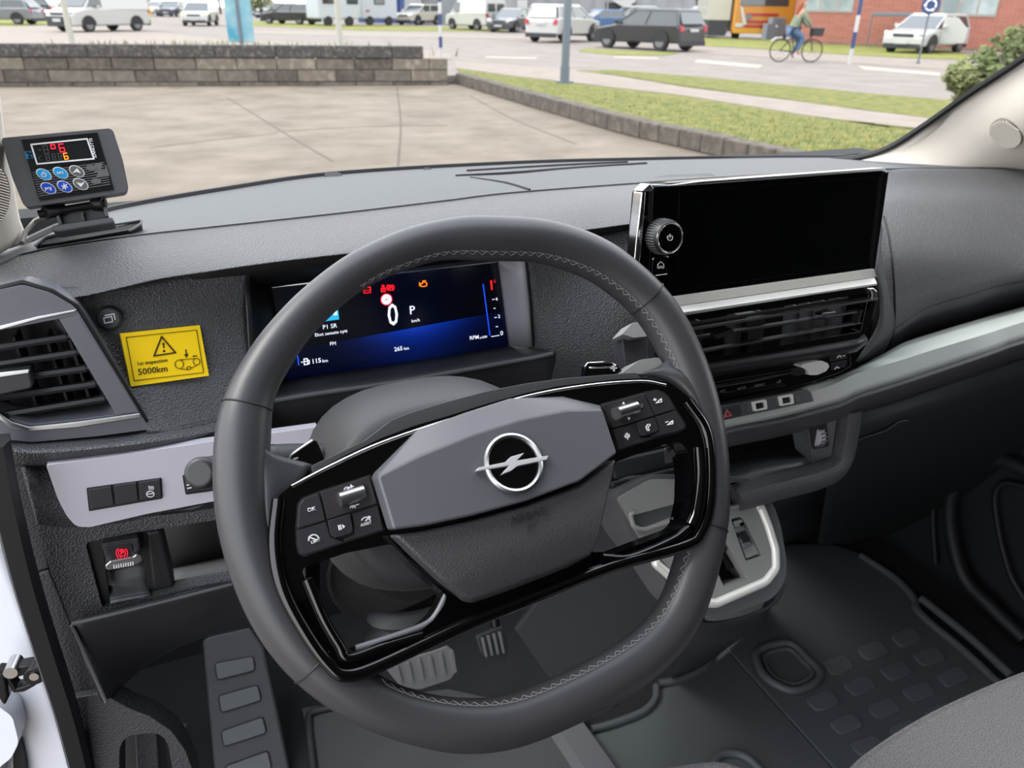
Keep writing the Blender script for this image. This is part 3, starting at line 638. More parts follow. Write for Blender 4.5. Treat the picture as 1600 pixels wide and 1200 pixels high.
# ================================================================ VAN CABIN SHELL
UND = .55
o = box('floor', (-.30, -.75, .49), (1.46, 1.30, UND), mat('carpet', (34, 35, 37), .95, bump=('weave', 700, .6))); o['kind'] = 'structure'
o = box('wall_front', (-.30, 1.24, .5), (1.46, 1.30, 1.38), mat('firewall_felt', (26, 27, 29), .95)); o['kind'] = 'structure'
o = box('wall_back', (-.42, -.95, .4), (1.55, -.90, 2.1), mat('bulkhead', (40, 40, 42), .8)); o['kind'] = 'structure'
o = box('ceiling', (-.36, -.95, 2.06), (1.50, .42, 2.12), mat('headliner', (150, 150, 150), .9)); o['kind'] = 'structure'
# windscreen glass: follows the curved base, leans back to the roof
GL = bpy.data.materials.new('windscreen_glass'); GL.use_nodes = True; tg = GL.node_tree; tg.nodes.remove(tg.nodes['Principled BSDF'])
tr = tg.nodes.new('ShaderNodeBsdfTransparent'); tr.inputs[0].default_value = (.97, .985, .975, 1); gg = tg.nodes.new('ShaderNodeBsdfGlossy'); gg.inputs['Roughness'].default_value = .02
fr = tg.nodes.new('ShaderNodeFresnel'); fr.inputs[0].default_value = 1.30; mx = tg.nodes.new('ShaderNodeMixShader')
tg.links.new(fr.outputs[0], mx.inputs[0]); tg.links.new(tr.outputs[0], mx.inputs[1]); tg.links.new(gg.outputs[0], mx.inputs[2]); tg.links.new(mx.outputs[0], tg.nodes['Material Output'].inputs[0])
base = [V((-.27, .74, 1.42)), V((-.16, .98, 1.415)), V((.1, 1.10, 1.41)), V((.6, 1.19, 1.40)), V((1.05, 1.14, 1.38)), V((1.32, 1.0, 1.36)), V((1.42, .80, 1.38))]
top = [V((-.20, .14, 2.08)), V((-.1, .30, 2.09)), V((.15, .38, 2.10)), V((.6, .42, 2.10)), V((1.0, .38, 2.10)), V((1.22, .30, 2.09)), V((1.36, .12, 2.08))]
ws = loft('windscreen', [base, [a.lerp(b, .5)+V((0, .03, .03)) for a, b in zip(base, top)], top], GL, nu=30, nv=6, thick=0)
tag(ws, 'large clear windscreen leaning over the dashboard', 'windscreen')
# right-hand pillar trim with tweeter grille
PB = V((0, .0, 0))
edge = [GY(1300, 252, 1.10), GY(1345, 247, 1.06), GY(1395, 231, 1.02), GY(1450, 197, .97), GY(1520, 148, .90), GY(1600, 96, .82), GY(1720, 12, .70), GY(1860, -100, .56), GY(2000, -230, .44)]
mid = [GY(1330, 275, 1.02), GY(1420, 275, .97), GY(1480, 270, .93), GY(1540, 245, .88), GY(1610, 212, .80), GY(1680, 170, .72), GY(1790, 90, .62), GY(1930, -20, .50), GY(2060, -150, .38)]
out = [GY(1340, 300, 1.0), GY(1480, 300, .93), GY(1600, 300, .86), GY(1680, 290, .80), GY(1750, 270, .73), GY(1820, 230, .66), GY(1900, 150, .56), GY(2020, 50, .45), GY(2150, -90, .34)]
t = thing('right_pillar_trim', 'beige windscreen pillar trim with round speaker grille on the passenger side', 'pillar trim', edge[0])
_pc = loft('pillar_cover', [edge, mid, out], BEIGE, t, nu=30, nv=8, thick=.008)
sweep('glass_seal', [p+V((-.006, .004, 0)) for p in cat(edge, 6)], .006, DEEP, t, n=6)
_e1, _e2, _m1 = GY(1520, 148, .90), GY(1640, 70, .78), GY(1610, 212, .80); _n = (_e2-_e1).cross(_m1-_e1).normalized(); _n = _n if dot(_n, CAM-_e1) > 0 else -_n
PP = Plane(GY(1572, 209, .838), _n)
_l, _m = hit([_pc], 1572, 209); PP = Plane(_l, _m); gp = _l; Rg = (PP.at(1596, 209)-gp).length*1.04
gr_ = disc('tweeter_grille', gp+PP.N*.002, PP.N, Rg, .012, mat('grille_taupe', (112, 106, 100), .6), t, n=36, bevel=.001)
U_ = V((0, 0, 1)); S_ = PP.N.cross(U_).normalized(); W_ = S_.cross(PP.N).normalized(); q0 = (S_*.8+W_*.6).normalized(); q1 = PP.N.cross(q0)
GRL = mat('grille_rib', (205, 198, 188), .6)
for k in range(-7, 8):
    y = k/8*Rg; hw = math.sqrt(max(Rg*Rg-y*y, 0))*.95; c = gp+q1*y+PP.N*.0025
    sweep('grille_rib', [c-q0*hw, c+q0*hw], Rg*.04, GRL, gr_, n=5)
# left pillar
edge = [GY(45, 372, .86), GY(32, 345, .85), GY(22, 290, .84), GY(10, 230, .83), GY(0, 150, .81), GY(-20, 60, .78), GY(-50, -40, .74)]
mid = [GY(20, 385, .82), GY(5, 355, .80), GY(-8, 300, .79), GY(-20, 235, .78), GY(-30, 160, .76), GY(-50, 70, .74), GY(-80, -40, .70)]
out = [GY(-20, 410, .78), GY(-60, 370, .74), GY(-80, 310, .72), GY(-90, 240, .71), GY(-100, 170, .70), GY(-120, 80, .68), GY(-150, -40, .64)]
t = thing('left_pillar_trim', 'beige windscreen pillar trim with mesh speaker grille behind the controller', 'pillar trim', edge[0])
loft('pillar_cover', [edge, mid, out], BEIGE, t, nu=24, nv=8, thick=.008)
PL2 = Plane(GY(4, 302, .795), (.25, -.9, .2))
gl_ = slab('speaker_grille', PL2, arc(-4, 303, 20, 42, 0, 360, 28)[:-1], .008, -.004, mat('grille_taupe', (158, 150, 142), .6), t)
for k in range(-9, 10):
    y = 303+k*4.3; hw = 19*math.sqrt(max(1-((y-303)/42)**2, 0)); sweep('grille_rib', [PL2.at(-4-hw, y-hw*.3, .009), PL2.at(-4+hw, y+hw*.3, .009)], .0007, GRL, gl_, n=4)
sweep('controller_cable', [GY(82, 332, .82), GY(70, 338, .84), GY(55, 345, .85), GY(40, 362, .84), GY(34, 380, .82)], .0022, mat('cable_grey', (120, 118, 112), .5), n=8)
tag(bpy.data.objects['controller_cable'], 'thin grey cable running from the controller bracket down the pillar', 'cable')
# passenger door inner panel
o = thing('passenger_door', 'dark passenger door panel with curved storage pocket rim', 'door', (1.42, .6, .6))
DD = mat('door_dark', (30, 32, 35), .55, bump=('noise', 700, .2))
prism('door_panel', [(1.42, -.92, .46), (1.42, 1.3, .46), (1.42, 1.3, 1.0), (1.42, 1.12, 1.34), (1.42, -.92, 1.34)], (.05, 0, 0), DD, o, bevel=.01)
pk = [(1600, 1000), (1545, 945), (1508, 905), (1490, 850), (1484, 800), (1492, 760), (1512, 732), (1540, 718), (1575, 722), (1620, 745)]
sweep('pocket_rim', cat([GX(*p, 1.385) for p in pk], 8), .014, DD, o, n=10)
pk2 = [(1600, 935), (1580, 900), (1565, 850), (1556, 800), (1556, 770), (1572, 755), (1620, 765)]
sweep('pocket_inner_edge', cat([GX(*p, 1.40) for p in pk2], 8), .006, DD, o, n=8)
sweep('panel_crease', cat([GX(*p, 1.405) for p in [(1462, 880), (1458, 800), (1470, 745), (1500, 700), (1560, 665), (1640, 640)]], 8), .006, DD, o, n=8)
prism('door_window_frame', [(1.43, -.92, 1.30), (1.43, .9, 1.30), (1.43, .30, 2.0), (1.43, -.92, 2.08)], (.03, 0, 0), DD, o, holes=[[(1.43, .12, 1.36), (1.43, .68, 1.36), (1.43, .28, 1.84), (1.43, .12, 1.86)]])  # unseen; opening shortened and rear closed to keep reflections off the centre screen
o = box('wall_left', (-.42, .75, .45), (-.36, 1.3, 1.36), DD); o['kind'] = 'structure'
# white driver's door / body edge at far left
t = thing('driver_door', 'white painted van door edge standing open at far left', 'door', GY(20, 1190, .66))
Pw = Plane(GY(40, 1000, .72), (-.15, -1, .1))
slab('door_skin', Pw, [(-160, 620), (-10, 700), (10, 860), (60, 1005), (130, 1230), (130, 1420), (-160, 1420)], 0, -.02, WHITEC, t, bevel=.01)
slab('door_inner_frame', Pw, [(-40, 1090), (0, 1105), (20, 1120), (30, 1160), (18, 1185), (-2, 1200), (-5, 1260), (-40, 1260)], .03, .0, WHITEC, t, r=8, bevel=.006)
slab('seal_gap', Pw, [(20, 1176), (30, 1163), (38, 1200), (40, 1240), (22, 1240)], .012, .0, DEEP, t)
t = thing('door_check', 'black steel door check strap with roller between door and frame', 'hinge', GY(30, 1080, .68))
Pc = Plane(GY(30, 1060, .68), (-.15, -1, .1)); BST = mat('black_steel', (34, 34, 36), .35, .5)
slab('strap', Pc, [(4, 1052), (20, 1045), (50, 1040), (62, 1046), (64, 1060), (56, 1072), (38, 1082), (20, 1084), (12, 1070)], .004, -.01, BST, t, bevel=.003, holes=[[(18, 1062), (38, 1056), (44, 1070), (26, 1076)]])
disc('pivot_pin', Pc.at(16, 1052, .008), Pc.N, .006, .02, SATCH, t, n=16); disc('roller', Pc.at(53, 1058, .010), Pc.N, .009, .02, BST, t, n=20, bevel=.001); disc('rivet', Pc.at(53, 1058, .012), Pc.N, .004, .01, SATCH, t, n=16)
slab('mount', Pc, [(-8, 1050), (8, 1052), (14, 1090), (6, 1106), (-8, 1085)], .006, -.01, BST, t, bevel=.003)
# door frame seal
t = thing('door_seal', 'black rubber seal running down the driver door opening', 'seal', GY(110, 1200, .60))
sl = [(-8, 690), (7, 775), (36, 897), (70, 1010), (102, 1110), (128, 1210), (150, 1300)]
sweep('seal_strip', cat([GY(*p, .62) for p in sl], 6), 1, mat('black_rubber', (26, 27, 30), .5), t, prof=[(-.0085, -.012), (.0085, -.012), (.0095, 0), (.006, .010), (-.006, .010), (-.0095, 0)], up=(0, -1, 0))
SIDE = mat('side_trim', (52, 53, 58), .55, bump=('grain', 500, .4))
t = thing('door_pillar_trim', 'dark plastic door pillar trim panels left of the dashboard with grab recess', 'trim', GY(200, 1190, .6))
slab('upper_trim', Plane(GY(30, 800, .662), (-.2, -1, 0)), [(4, 729), (44, 727), (60, 800), (78, 888), (50, 897), (28, 830)], 0, -.03, SIDE, t, bevel=.002)
slab('middle_trim', Plane(GY(100, 980, .655), (-.2, -1, .1)), [(45, 899), (77, 890), (112, 975), (156, 1081), (101, 1089), (72, 1000)], 0, -.03, SIDE, t, bevel=.002)
hole = rnd([(187, 1290), (187, 1166), (200, 1150), (246, 1145), (262, 1160), (284, 1290)], 12)
slab('lower_trim', Plane(GY(180, 1150, .625), (-.2, -1, .2)), [(108, 1092), (160, 1083), (200, 1106), (234, 1119), (268, 1142), (290, 1172), (304, 1210), (320, 1340), (180, 1340), (142, 1210)], 0, -.025, SIDE, t, bevel=.003, holes=[hole])
slab('recess_panel', Plane(GY(220, 1190, .68), (-.2, -1, .2)), [(190, 1140), (290, 1140), (300, 1330), (180, 1330)], 0, -.01, DARK, t)
slab('recess_slat', Plane(GY(220, 1190, .66), (-.2, -1, .2)), [(210, 1140), (245, 1136), (255, 1300), (218, 1300)], 0, -.01, SIDE, t, bevel=.002)
# ---- floor mats
t = thing('floor_mat', 'black moulded rubber mat covering the passenger footwell with raised rectangles', 'floor mat', (1.0, .7, UND))
mp = [GZ(*p, UND+.012) for p in [(1128, 1004), (1300, 1196), (1420, 1330), (1800, 1200), (1560, 1060), (1488, 1000), (1428, 945), (1425, 930), (1360, 870), (1300, 850), (1220, 850), (1100, 960)]]
prism('mat_base', mp, (0, 0, -.014), RUBBER, t, bevel=.003)
rim = [(1560, 1068), (1500, 1012), (1455, 975), (1432, 952), (1430, 938), (1400, 905), (1345, 868)]
sweep('mat_rim', cat([GZ(*p, UND+.016) for p in rim], 6), .008, RUBBER, t, n=8)
sweep('mat_rim', cat([GZ(*p, UND+.03) for p in [(1580, 1056), (1520, 1000), (1465, 955), (1440, 935)]], 6), .008, RUBBER, t, n=8)
d1 = (GZ(757, 1009, UND)-GZ(600, 1037, UND))
cs = [(600, 737), (757, 673), (905, 613), (697, 828), (858, 762), (1005, 698), (530, 897), (803, 930), (960, 857), (1113, 790), (635, 1000), (730, 1098), (900, 1028), (1060, 950)]
for cx, cy in cs:
    x, y = 1100+cx/2.857, 780+cy/2.857; k = 1.0+.06*(cy-740)/300
    q = [(x-28*k, y-3*k), (x-8*k, y+17*k), (x+28*k, y+4*k), (x+9*k, y-17*k)]
    q = rnd([GZ(*p, UND+.016) for p in q], .012); prism('raised_pad', q, (0, 0, -.006), RUBB2, t, bevel=.0015)
ov = [(1182, 1022), (1200, 1010), (1235, 1006), (1262, 1030), (1281, 1052), (1270, 1070), (1240, 1079), (1210, 1068), (1190, 1050)]
sweep('recess_ring', cat([GZ(*p, UND+.016) for p in ov], 6, True), .008, RUBBER, t, closed=True, n=8)
cx_, cy_ = 1231, 1042; sweep('recess_inner_ring', cat([GZ(cx_+(p[0]-cx_)*.74, cy_+(p[1]-cy_)*.74, UND+.013) for p in ov], 6, True), .005, RUBBER, t, closed=True, n=8)
t = thing('centre_floor_mat', 'smooth black rubber mat section between driver and passenger footwells', 'floor mat', (.7, .7, UND))
prism('mat_base', [GZ(*p, UND+.01) for p in [(866, 1110), (931, 1144), (1010, 1110), (1028, 1085), (1035, 1068), (1100, 1042), (1112, 1010), (1126, 1004), (1298, 1196), (1420, 1330), (1000, 1330)]], (0, 0, -.012), RUBBER, t, bevel=.003)
for q in ([(925, 1140), (960, 1130), (1005, 1112), (1024, 1092), (1026, 1072)], [(1030, 1068), (1060, 1062), (1098, 1044), (1112, 1026), (1112, 1008)], [(1110, 1196), (1130, 1178), (1165, 1182), (1200, 1215)]):
    sweep('mat_lip', cat([GZ(*p, UND+.014) for p in q], 6), .007, RUBBER, t, n=8)
t = thing('driver_floor_mat', 'black driver footwell rubber mat below the steering wheel', 'floor mat', (.3, .7, UND))
prism('mat_base', [GZ(*p, UND+.008) for p in [(470, 1105), (700, 1075), (860, 1110), (960, 1230), (980, 1330), (520, 1330)]], (0, 0, -.01), mat('mat_charcoal', (66, 67, 71), .6, bump=('noise', 300, .2)), t, bevel=.003)
sweep('mat_rim', cat([GZ(*p, UND+.012) for p in [(498, 1300), (490, 1200), (483, 1130), (492, 1112), (560, 1098), (640, 1082)]], 6), .006, DARK, t, n=8)
sweep('sill_strip', [GZ(868, 1108, UND+.02), GZ(935, 1205, UND+.02), GZ(1000, 1300, UND+.02)], 1, MIDP, t, prof=[(-.03, -.015), (.03, -.015), (.022, .012), (-.022, .012)], up=(0, 0, 1))
# silver clip seen in floor opening
t = thing('floor_bracket', 'small bright metal bracket in the floor opening under the console', 'bracket', GZ(1076, 1040, UND))
slab('plate', Plane(GZ(1076, 1040, UND+.01), (0, -.4, 1)), [(1056, 1050), (1072, 1038), (1102, 1020), (1106, 1034), (1080, 1046), (1060, 1054)], .004, 0, SATCH, t, bevel=.001)
# footrest
FR = Plane(GZ(370, 1150, UND+.06), (-.1, -.75, .75))
t = thing('footrest', 'ribbed grey driver footrest with four raised rectangular pads', 'footrest', GZ(370, 1190, UND))
FRM = mat('footrest_rubber', (64, 65, 69), .55, bump=('grain', 700, .4))
slab('rest_plate', FR, [(315, 1000), (330, 992), (390, 978), (412, 1010), (432, 1100), (455, 1210), (470, 1330), (345, 1330), (327, 1130)], 0, -.03, FRM, t, bevel=.006)
for q in ([(336, 1037), (395, 1026), (398, 1047), (340, 1062)], [(342, 1088), (402, 1071), (408, 1094), (346, 1113)], [(346, 1143), (410, 1121), (416, 1145), (350, 1166)], [(352, 1198), (418, 1174), (424, 1200), (358, 1224)]):
    slab('raised_pad', FR, q, .003, -.002, RUBB2, t, r=5, bevel=.0012)
    sweep('pad_groove', [FR.at(*p, .0006) for p in rnd([(V((x, y))) for x, y in q], 6)], .0022, DEEP, t, closed=True, n=5)
# pedals
PBK = Plane(GZ(665, 1040, UND+.16), (0, -.9, .45)); PR = mat('pedal_rubber', (110, 110, 112), .6); 
t = thing('brake_pedal', 'wide ribbed rubber brake pedal below the steering wheel', 'pedal', PBK.at(660, 1070))
slab('pedal_pad', PBK, [(604, 1046), (640, 1030), (700, 1010), (711, 1018), (713, 1048), (704, 1062), (655, 1078), (625, 1072)], 0, -.015, PR, t, r=6, bevel=.003)
for i in range(6): x = 618+i*17; slab('rib', PBK, [(x, 1042-i*5.0), (x+5, 1040-i*5.0), (x+11, 1068-i*3.6), (x+6, 1071-i*3.6)], .003, -.002, PR, t, r=1.5)
sweep('pedal_arm', [PBK.at(680, 1030, -.015), PBK.at(690, 1000, -.03)+V((0, .05, .1)), PBK.at(700, 960)+V((0, .15, .25))], .009, BST, t)
PAC = Plane(GZ(765, 1015, UND+.16), (0, -.9, .45)); t = thing('accelerator_pedal', 'narrow dark accelerator pedal to the right of the brake pedal', 'pedal', PAC.at(770, 1030))
slab('pedal_pad', PAC, [(745, 995), (786, 978), (796, 1012), (790, 1030), (764, 1034), (752, 1020)], 0, -.012, DARK, t, r=5, bevel=.003)
for i in range(4): x = 752+i*9; slab('rib', PAC, [(x, 997-i*3), (x+4, 996-i*3), (x+10, 1026-i*2), (x+7, 1027-i*2)], .003, -.002, PR, t, r=1)
sweep('pedal_arm', [PAC.at(775, 985, -.012), PAC.at(780, 950)+V((0, .08, .15))], .008, BST, t)
# ---- seats
zs_ = .90
ed = cat([GZ(*p, zs_) for p in [(1290, 1260), (1330, 1197), (1380, 1155), (1450, 1112), (1520, 1078), (1600, 1045), (1700, 1012), (1800, 985)]], 5)
pts = [p for p in ed]+[V((1.30, ed[-1].y-.02, zs_)), V((1.34, -.25, zs_)), V((ed[0].x, -.25, zs_))]
t = thing('passenger_seat', 'dark grey fabric passenger bench cushion at the bottom right corner', 'seat', (.95, .1, .6))
prism('cushion', pts, (0, 0, -.17), FABRIC, t, bevel=.03, seg=5)
sweep('piping', [p+V((0, 0, -.012)) for p in ed], .0035, FABRIC, t, n=6)
box('seat_base', (.72, -.2, .56), (1.25, .22, .76), DARK, t, bevel=.02)
pts = cat([GZ(*p, .86) for p in [(985, 1235), (1010, 1200), (1060, 1188), (1120, 1182), (1160, 1192), (1195, 1215), (1200, 1300)]], 5)+[GZ(980, 1300, .86)]
t = thing('driver_seat', 'dark grey fabric corner of the driver seat at the bottom edge', 'seat', (.45, .15, .6))
prism('cushion', pts, (0, 0, -.12), FABRIC, t, bevel=.015, seg=4)
box('seat_base', (.38, -.02, .56), (.54, .16, .78), DARK, t, bevel=.02)
# ================================================================ DASHBOARD
def L3(pix, y): return [GY(p[0], p[1], p[2] if len(p) > 2 else y) for p in pix]
dash = thing('dashboard', 'wide grained dark grey dashboard body below the windscreen', 'dashboard', (.6, .85, .9))
base_r = [(-160, 430, .70), (-60, 405, .78), (30, 384, .86), (100, 352, .93), (180, 327, .98), (350, 297, 1.04), (530, 272, 1.10), (800, 256, 1.13), (1000, 250, 1.14), (1220, 246, 1.13), (1360, 247, 1.10), (1480, 251, 1.06), (1600, 256, 1.0), (1800, 268, .88)]
cre = [(-160, 460, .74), (-60, 440, .755), (0, 412, .77), (54, 391, .80), (202, 368, .81), (337, 353, .81), (540, 331, .82), (700, 312, .83), (800, 300, .84), (1000, 285, .86), (1180, 273, .88), (1397, 263, .90), (1480, 262, .89), (1600, 263, .84), (1800, 270, .74)]
loft('dash_top', [[GY(p[0], p[1], p[2]+.012)-V((0, 0, .02)) for p in base_r], L3(base_r, 0), L3(cre, 0)], PADTOP, dash, nu=70, nv=4, curve_v=False, thick=0)
brow = [(-160, 480, .70), (-40, 456, .70), (0, 449, .70), (35, 441, .70), (80, 453, .70), (114, 460, .70), (187, 445, .70), (250, 431, .705), (325, 420, .71), (440, 404, .71), (600, 386, .71), (760, 370, .71), (905, 356, .71), (993, 345, .71), (1100, 335, .71)]
cre2 = [(-160, 462, .74), (-60, 442, .755), (0, 414, .77), (54, 393, .80), (202, 370, .81), (337, 355, .81), (540, 333, .82), (700, 314, .83), (800, 302, .84), (1000, 287, .86), (1100, 280, .87)]
midr = [(-160, 470, .715), (-50, 449, .72), (30, 428, .735), (90, 420, .74), (195, 403, .75), (300, 389, .755), (500, 366, .76), (650, 349, .76), (780, 334, .765), (950, 314, .77), (1100, 305, .775)]
loft('upper_pad', [L3(cre2, 0), L3(midr, 0), L3(brow, 0), [GY(p[0], p[1]+5, p[2]+.004) for p in brow], [GY(p[0], p[1]+6, p[2]+.05) for p in brow]], PAD, dash, nu=70, nv=4, thick=0)
sweep('crease_line', cat(L3(cre2, 0), 6), .0012, DEEP, dash, n=5)
def on_top(px, py, lift=.003):
    def at_x(row): 
        R_ = [GY(*p) for p in row]
        for a, b in zip(zip(row, R_), zip(row[1:], R_[1:])):
            if a[0][0] <= px <= b[0][0]: return a[1].lerp(b[1], (px-a[0][0])/(b[0][0]-a[0][0]))
    B_, C_ = at_x(base_r), at_x(cre); lo, hi = 0.0, 1.0
    for _ in range(30):
        m_ = (lo+hi)/2
        if projpx(B_.lerp(C_, m_))[1] < py: lo = m_
        else: hi = m_
    q = B_.lerp(C_, lo); d = ray(px, py); k = (q-CAM).length/d.length
    return CAM+d*k+(CAM-q).normalized()*.004+V((0, 0, lift*.3))
# vent slots on the dash top near the windscreen
for q in ([(712, 276, 1.0), (800, 271, 1.02), (900, 263, 1.03), (1010, 256, 1.05)], [(730, 268, 1.04), (860, 260, 1.06), (980, 254, 1.08)]):
    sweep('demister_slot', cat([on_top(p[0], p[1]) for p in q], 5), .0022, DEEP, dash, n=6)
sweep('top_seam', cat([on_top(*p) for p in [(735, 278), (790, 286), (828, 297)]], 4), .0012, DEEP, dash, n=5)
sweep('windscreen_seal', cat([GY(p[0], p[1]-1, p[2]) for p in base_r[2:13]], 5), .004, DEEP, dash, n=6)
disc('sensor', on_top(521, 275), (0, -.3, 1), .012, .006, DEEP, dash, n=20); disc('sensor', on_top(668, 265.5), (0, -.3, 1), .006, .006, DEEP, dash, n=14)
slab('vent_flap', Plane(on_top(1080, 274), (0, -.15, 1)), [(1010, 279), (1040, 273), (1110, 270), (1118, 274), (1050, 281)], .003, 0, PADTOP, dash, bevel=.001)
# driver fascia left of the cluster
fr_ = [[(90, 448, .705), (187, 447, .715), (250, 436, .722), (325, 425, .728), (370, 418, .732), (392, 415, .735)],
       [(110, 500, .70), (200, 500, .706), (260, 495, .712), (320, 490, .72), (360, 485, .726), (385, 480, .73)],
       [(170, 580, .688), (220, 580, .692), (270, 575, .70), (320, 570, .706), (360, 560, .712), (390, 555, .716)],
       [(225, 662, .66), (260, 662, .664), (300, 652, .674), (340, 642, .684), (370, 632, .69), (395, 625, .695)],
       [(232, 674, .655), (270, 670, .658), (310, 662, .664), (350, 654, .674), (380, 645, .684), (400, 638, .69)]]
_df = loft('driver_fascia', [L3(r, 0) for r in fr_], FASC, dash, nu=30, nv=6, thick=.004)
# cluster hood: ceiling, shelf, side cheek, lower wall
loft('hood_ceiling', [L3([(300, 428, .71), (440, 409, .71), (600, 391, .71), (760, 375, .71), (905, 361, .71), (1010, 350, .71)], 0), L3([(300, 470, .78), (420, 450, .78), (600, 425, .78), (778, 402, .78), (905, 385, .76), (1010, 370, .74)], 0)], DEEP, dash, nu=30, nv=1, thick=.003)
loft('bezel_left', [L3([(385, 412, .736), (400, 425, .76), (424, 446, .775)], 0), L3([(396, 628, .70), (425, 610, .74), (450, 598, .768)], 0)], SATIN, dash, nu=8, nv=3, thick=.003)
loft('hood_shelf', [L3([(380, 612, .77), (450, 594, .765), (620, 568, .765), (794, 541, .765), (822, 541, .75), (833, 542, .735)], 0), L3([(380, 634, .72), (470, 617, .72), (620, 595, .72), (790, 565, .72), (840, 556, .715), (866, 550, .71)], 0)], DARK, dash, nu=30, nv=3, curve_v=False, thick=.004)
sweep('shelf_edge', cat(L3([(380, 636, .72), (470, 619, .72), (620, 597, .72), (790, 567, .72), (840, 558, .715), (864, 552, .712)], 0), 5), .0028, MIDP, dash, n=8)
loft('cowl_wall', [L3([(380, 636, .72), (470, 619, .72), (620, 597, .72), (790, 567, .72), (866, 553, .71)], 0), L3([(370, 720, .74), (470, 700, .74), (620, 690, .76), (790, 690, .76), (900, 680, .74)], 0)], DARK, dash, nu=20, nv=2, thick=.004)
loft('cluster_cheek', [L3([(778, 409, .778), (793, 404, .755), (808, 401, .74), (822, 401, .735)], 0), L3([(795, 540, .765), (808, 541, .752), (822, 542, .74), (833, 542, .735)], 0)], mat('cheek_grey', (150, 150, 158), .5, bump=('noise', 900, .1)), dash, nu=10, nv=3, thick=.003)
loft('right_fascia', [L3([(822, 400, .735), (860, 385, .735), (920, 368, .735), (993, 352, .72), (1040, 345, .70)], 0), L3([(830, 470, .735), (880, 465, .72), (940, 460, .70), (1000, 455, .68), (1050, 455, .67)], 0),
     L3([(834, 542, .735), (868, 552, .712), (930, 560, .685), (980, 560, .67), (1050, 560, .66)], 0), L3([(840, 640, .735), (880, 640, .72), (930, 640, .69), (980, 640, .67), (1050, 640, .66)], 0)], FASC, dash, nu=24, nv=6, thick=.004)
sweep('fascia_joint', L3([(821, 402, .734), (828, 470, .734), (833, 541, .734)], 0), .0012, DEEP, dash, n=5)
# lower pad ridge running beneath the vent
loft('lower_pad', [L3([(-160, 700, .68), (0, 690, .67), (50, 692, .665), (120, 688, .66), (200, 680, .66), (236, 673, .66), (338, 654, .675), (420, 642, .70)], 0), L3([(-160, 716, .665), (0, 705, .655), (50, 708, .65), (120, 704, .645), (230, 692, .645), (338, 674, .66), (420, 660, .69)], 0),
     L3([(-160, 735, .67), (0, 729, .66), (72, 727, .655), (150, 718, .655), (230, 708, .655), (331, 690, .67), (420, 676, .70)], 0)], FASC, dash, nu=40, nv=5, thick=.005)
# knee panel
kp_ = Plane(GY(200, 850, .655), (0, -1, .05))
loft('knee_panel', [L3([(38, 729, .655), (76, 728, .665), (200, 712, .665), (336, 694, .675), (420, 680, .70)], 0), L3([(60, 820, .645), (120, 824, .65), (200, 815, .655), (336, 785, .665), (450, 765, .70)], 0),
     L3([(75, 885, .64), (120, 880, .645), (134, 870, .65), (134, 852, .652), (145, 842, .652)], 0), L3([(112, 975, .625), (130, 968, .63), (150, 960, .632), (155, 958, .632), (160, 956, .632)], 0)][:2], FASC, dash, nu=20, nv=3, thick=.004)
slab('knee_panel', kp_, [(56, 812), (122, 818), (300, 800), (470, 768), (480, 950), (362, 912), (266, 935), (160, 958), (112, 976), (78, 890)], .0, -.015, FASC, dash, bevel=.004,
     holes=[rnd([(133, 848), (222, 830), (300, 818), (440, 798), (440, 890), (362, 905), (268, 922), (160, 951)], [8, 3, 3, 6, 6, 3, 3, 8])])
slab('recess_frame', kp_, [(133, 846), (250, 826), (271, 918), (160, 952)], -.006, -.02, SATIN, dash, r=8, bevel=.003, holes=[rnd([(160, 851), (218, 841), (234, 930), (172, 942)], 4)])
slab('recess_pillar', kp_, [(226, 832), (253, 827), (275, 918), (238, 926)], -.004, -.04, SATIN, dash, bevel=.004)
loft('cubby_back', [[kp_.at(240, 800, -.12), kp_.at(500, 760, -.12)], [kp_.at(240, 960, -.12), kp_.at(500, 930, -.12)]], DEEP, dash, nu=4, nv=1, curve_u=False, thick=.004)
loft('cubby_floor', [[kp_.at(266, 922, -.002), kp_.at(362, 902, -.002), kp_.at(450, 885, -.002)], [kp_.at(262, 910, -.03), kp_.at(362, 890, -.03), kp_.at(450, 875, -.03)], [kp_.at(258, 890, -.12), kp_.at(362, 868, -.12), kp_.at(450, 850, -.12)]], MIDP, dash, nu=8, nv=2, thick=.003, curve_v=False)
loft('under_panel', [L3([(112, 976, .632), (200, 953, .64), (300, 928, .645), (362, 912, .65), (480, 885, .66)], 0), L3([(135, 1030, .63), (220, 1000, .66), (310, 975, .68), (375, 955, .70), (480, 930, .70)], 0), L3([(166, 1096, .62), (230, 1040, .70), (300, 1003, .76), (392, 980, .80), (500, 950, .82)], 0)], DARK, dash, nu=24, nv=6, thick=.004)
sweep('panel_edge', L3([(112, 977, .631), (138, 1034, .626), (166, 1097, .619)], 0), .0016, MIDP, dash, n=6)
sweep('panel_edge', L3([(112, 976, .630), (200, 954, .638), (300, 929, .643), (362, 913, .648)], 0), .0014, MIDP, dash, n=6)
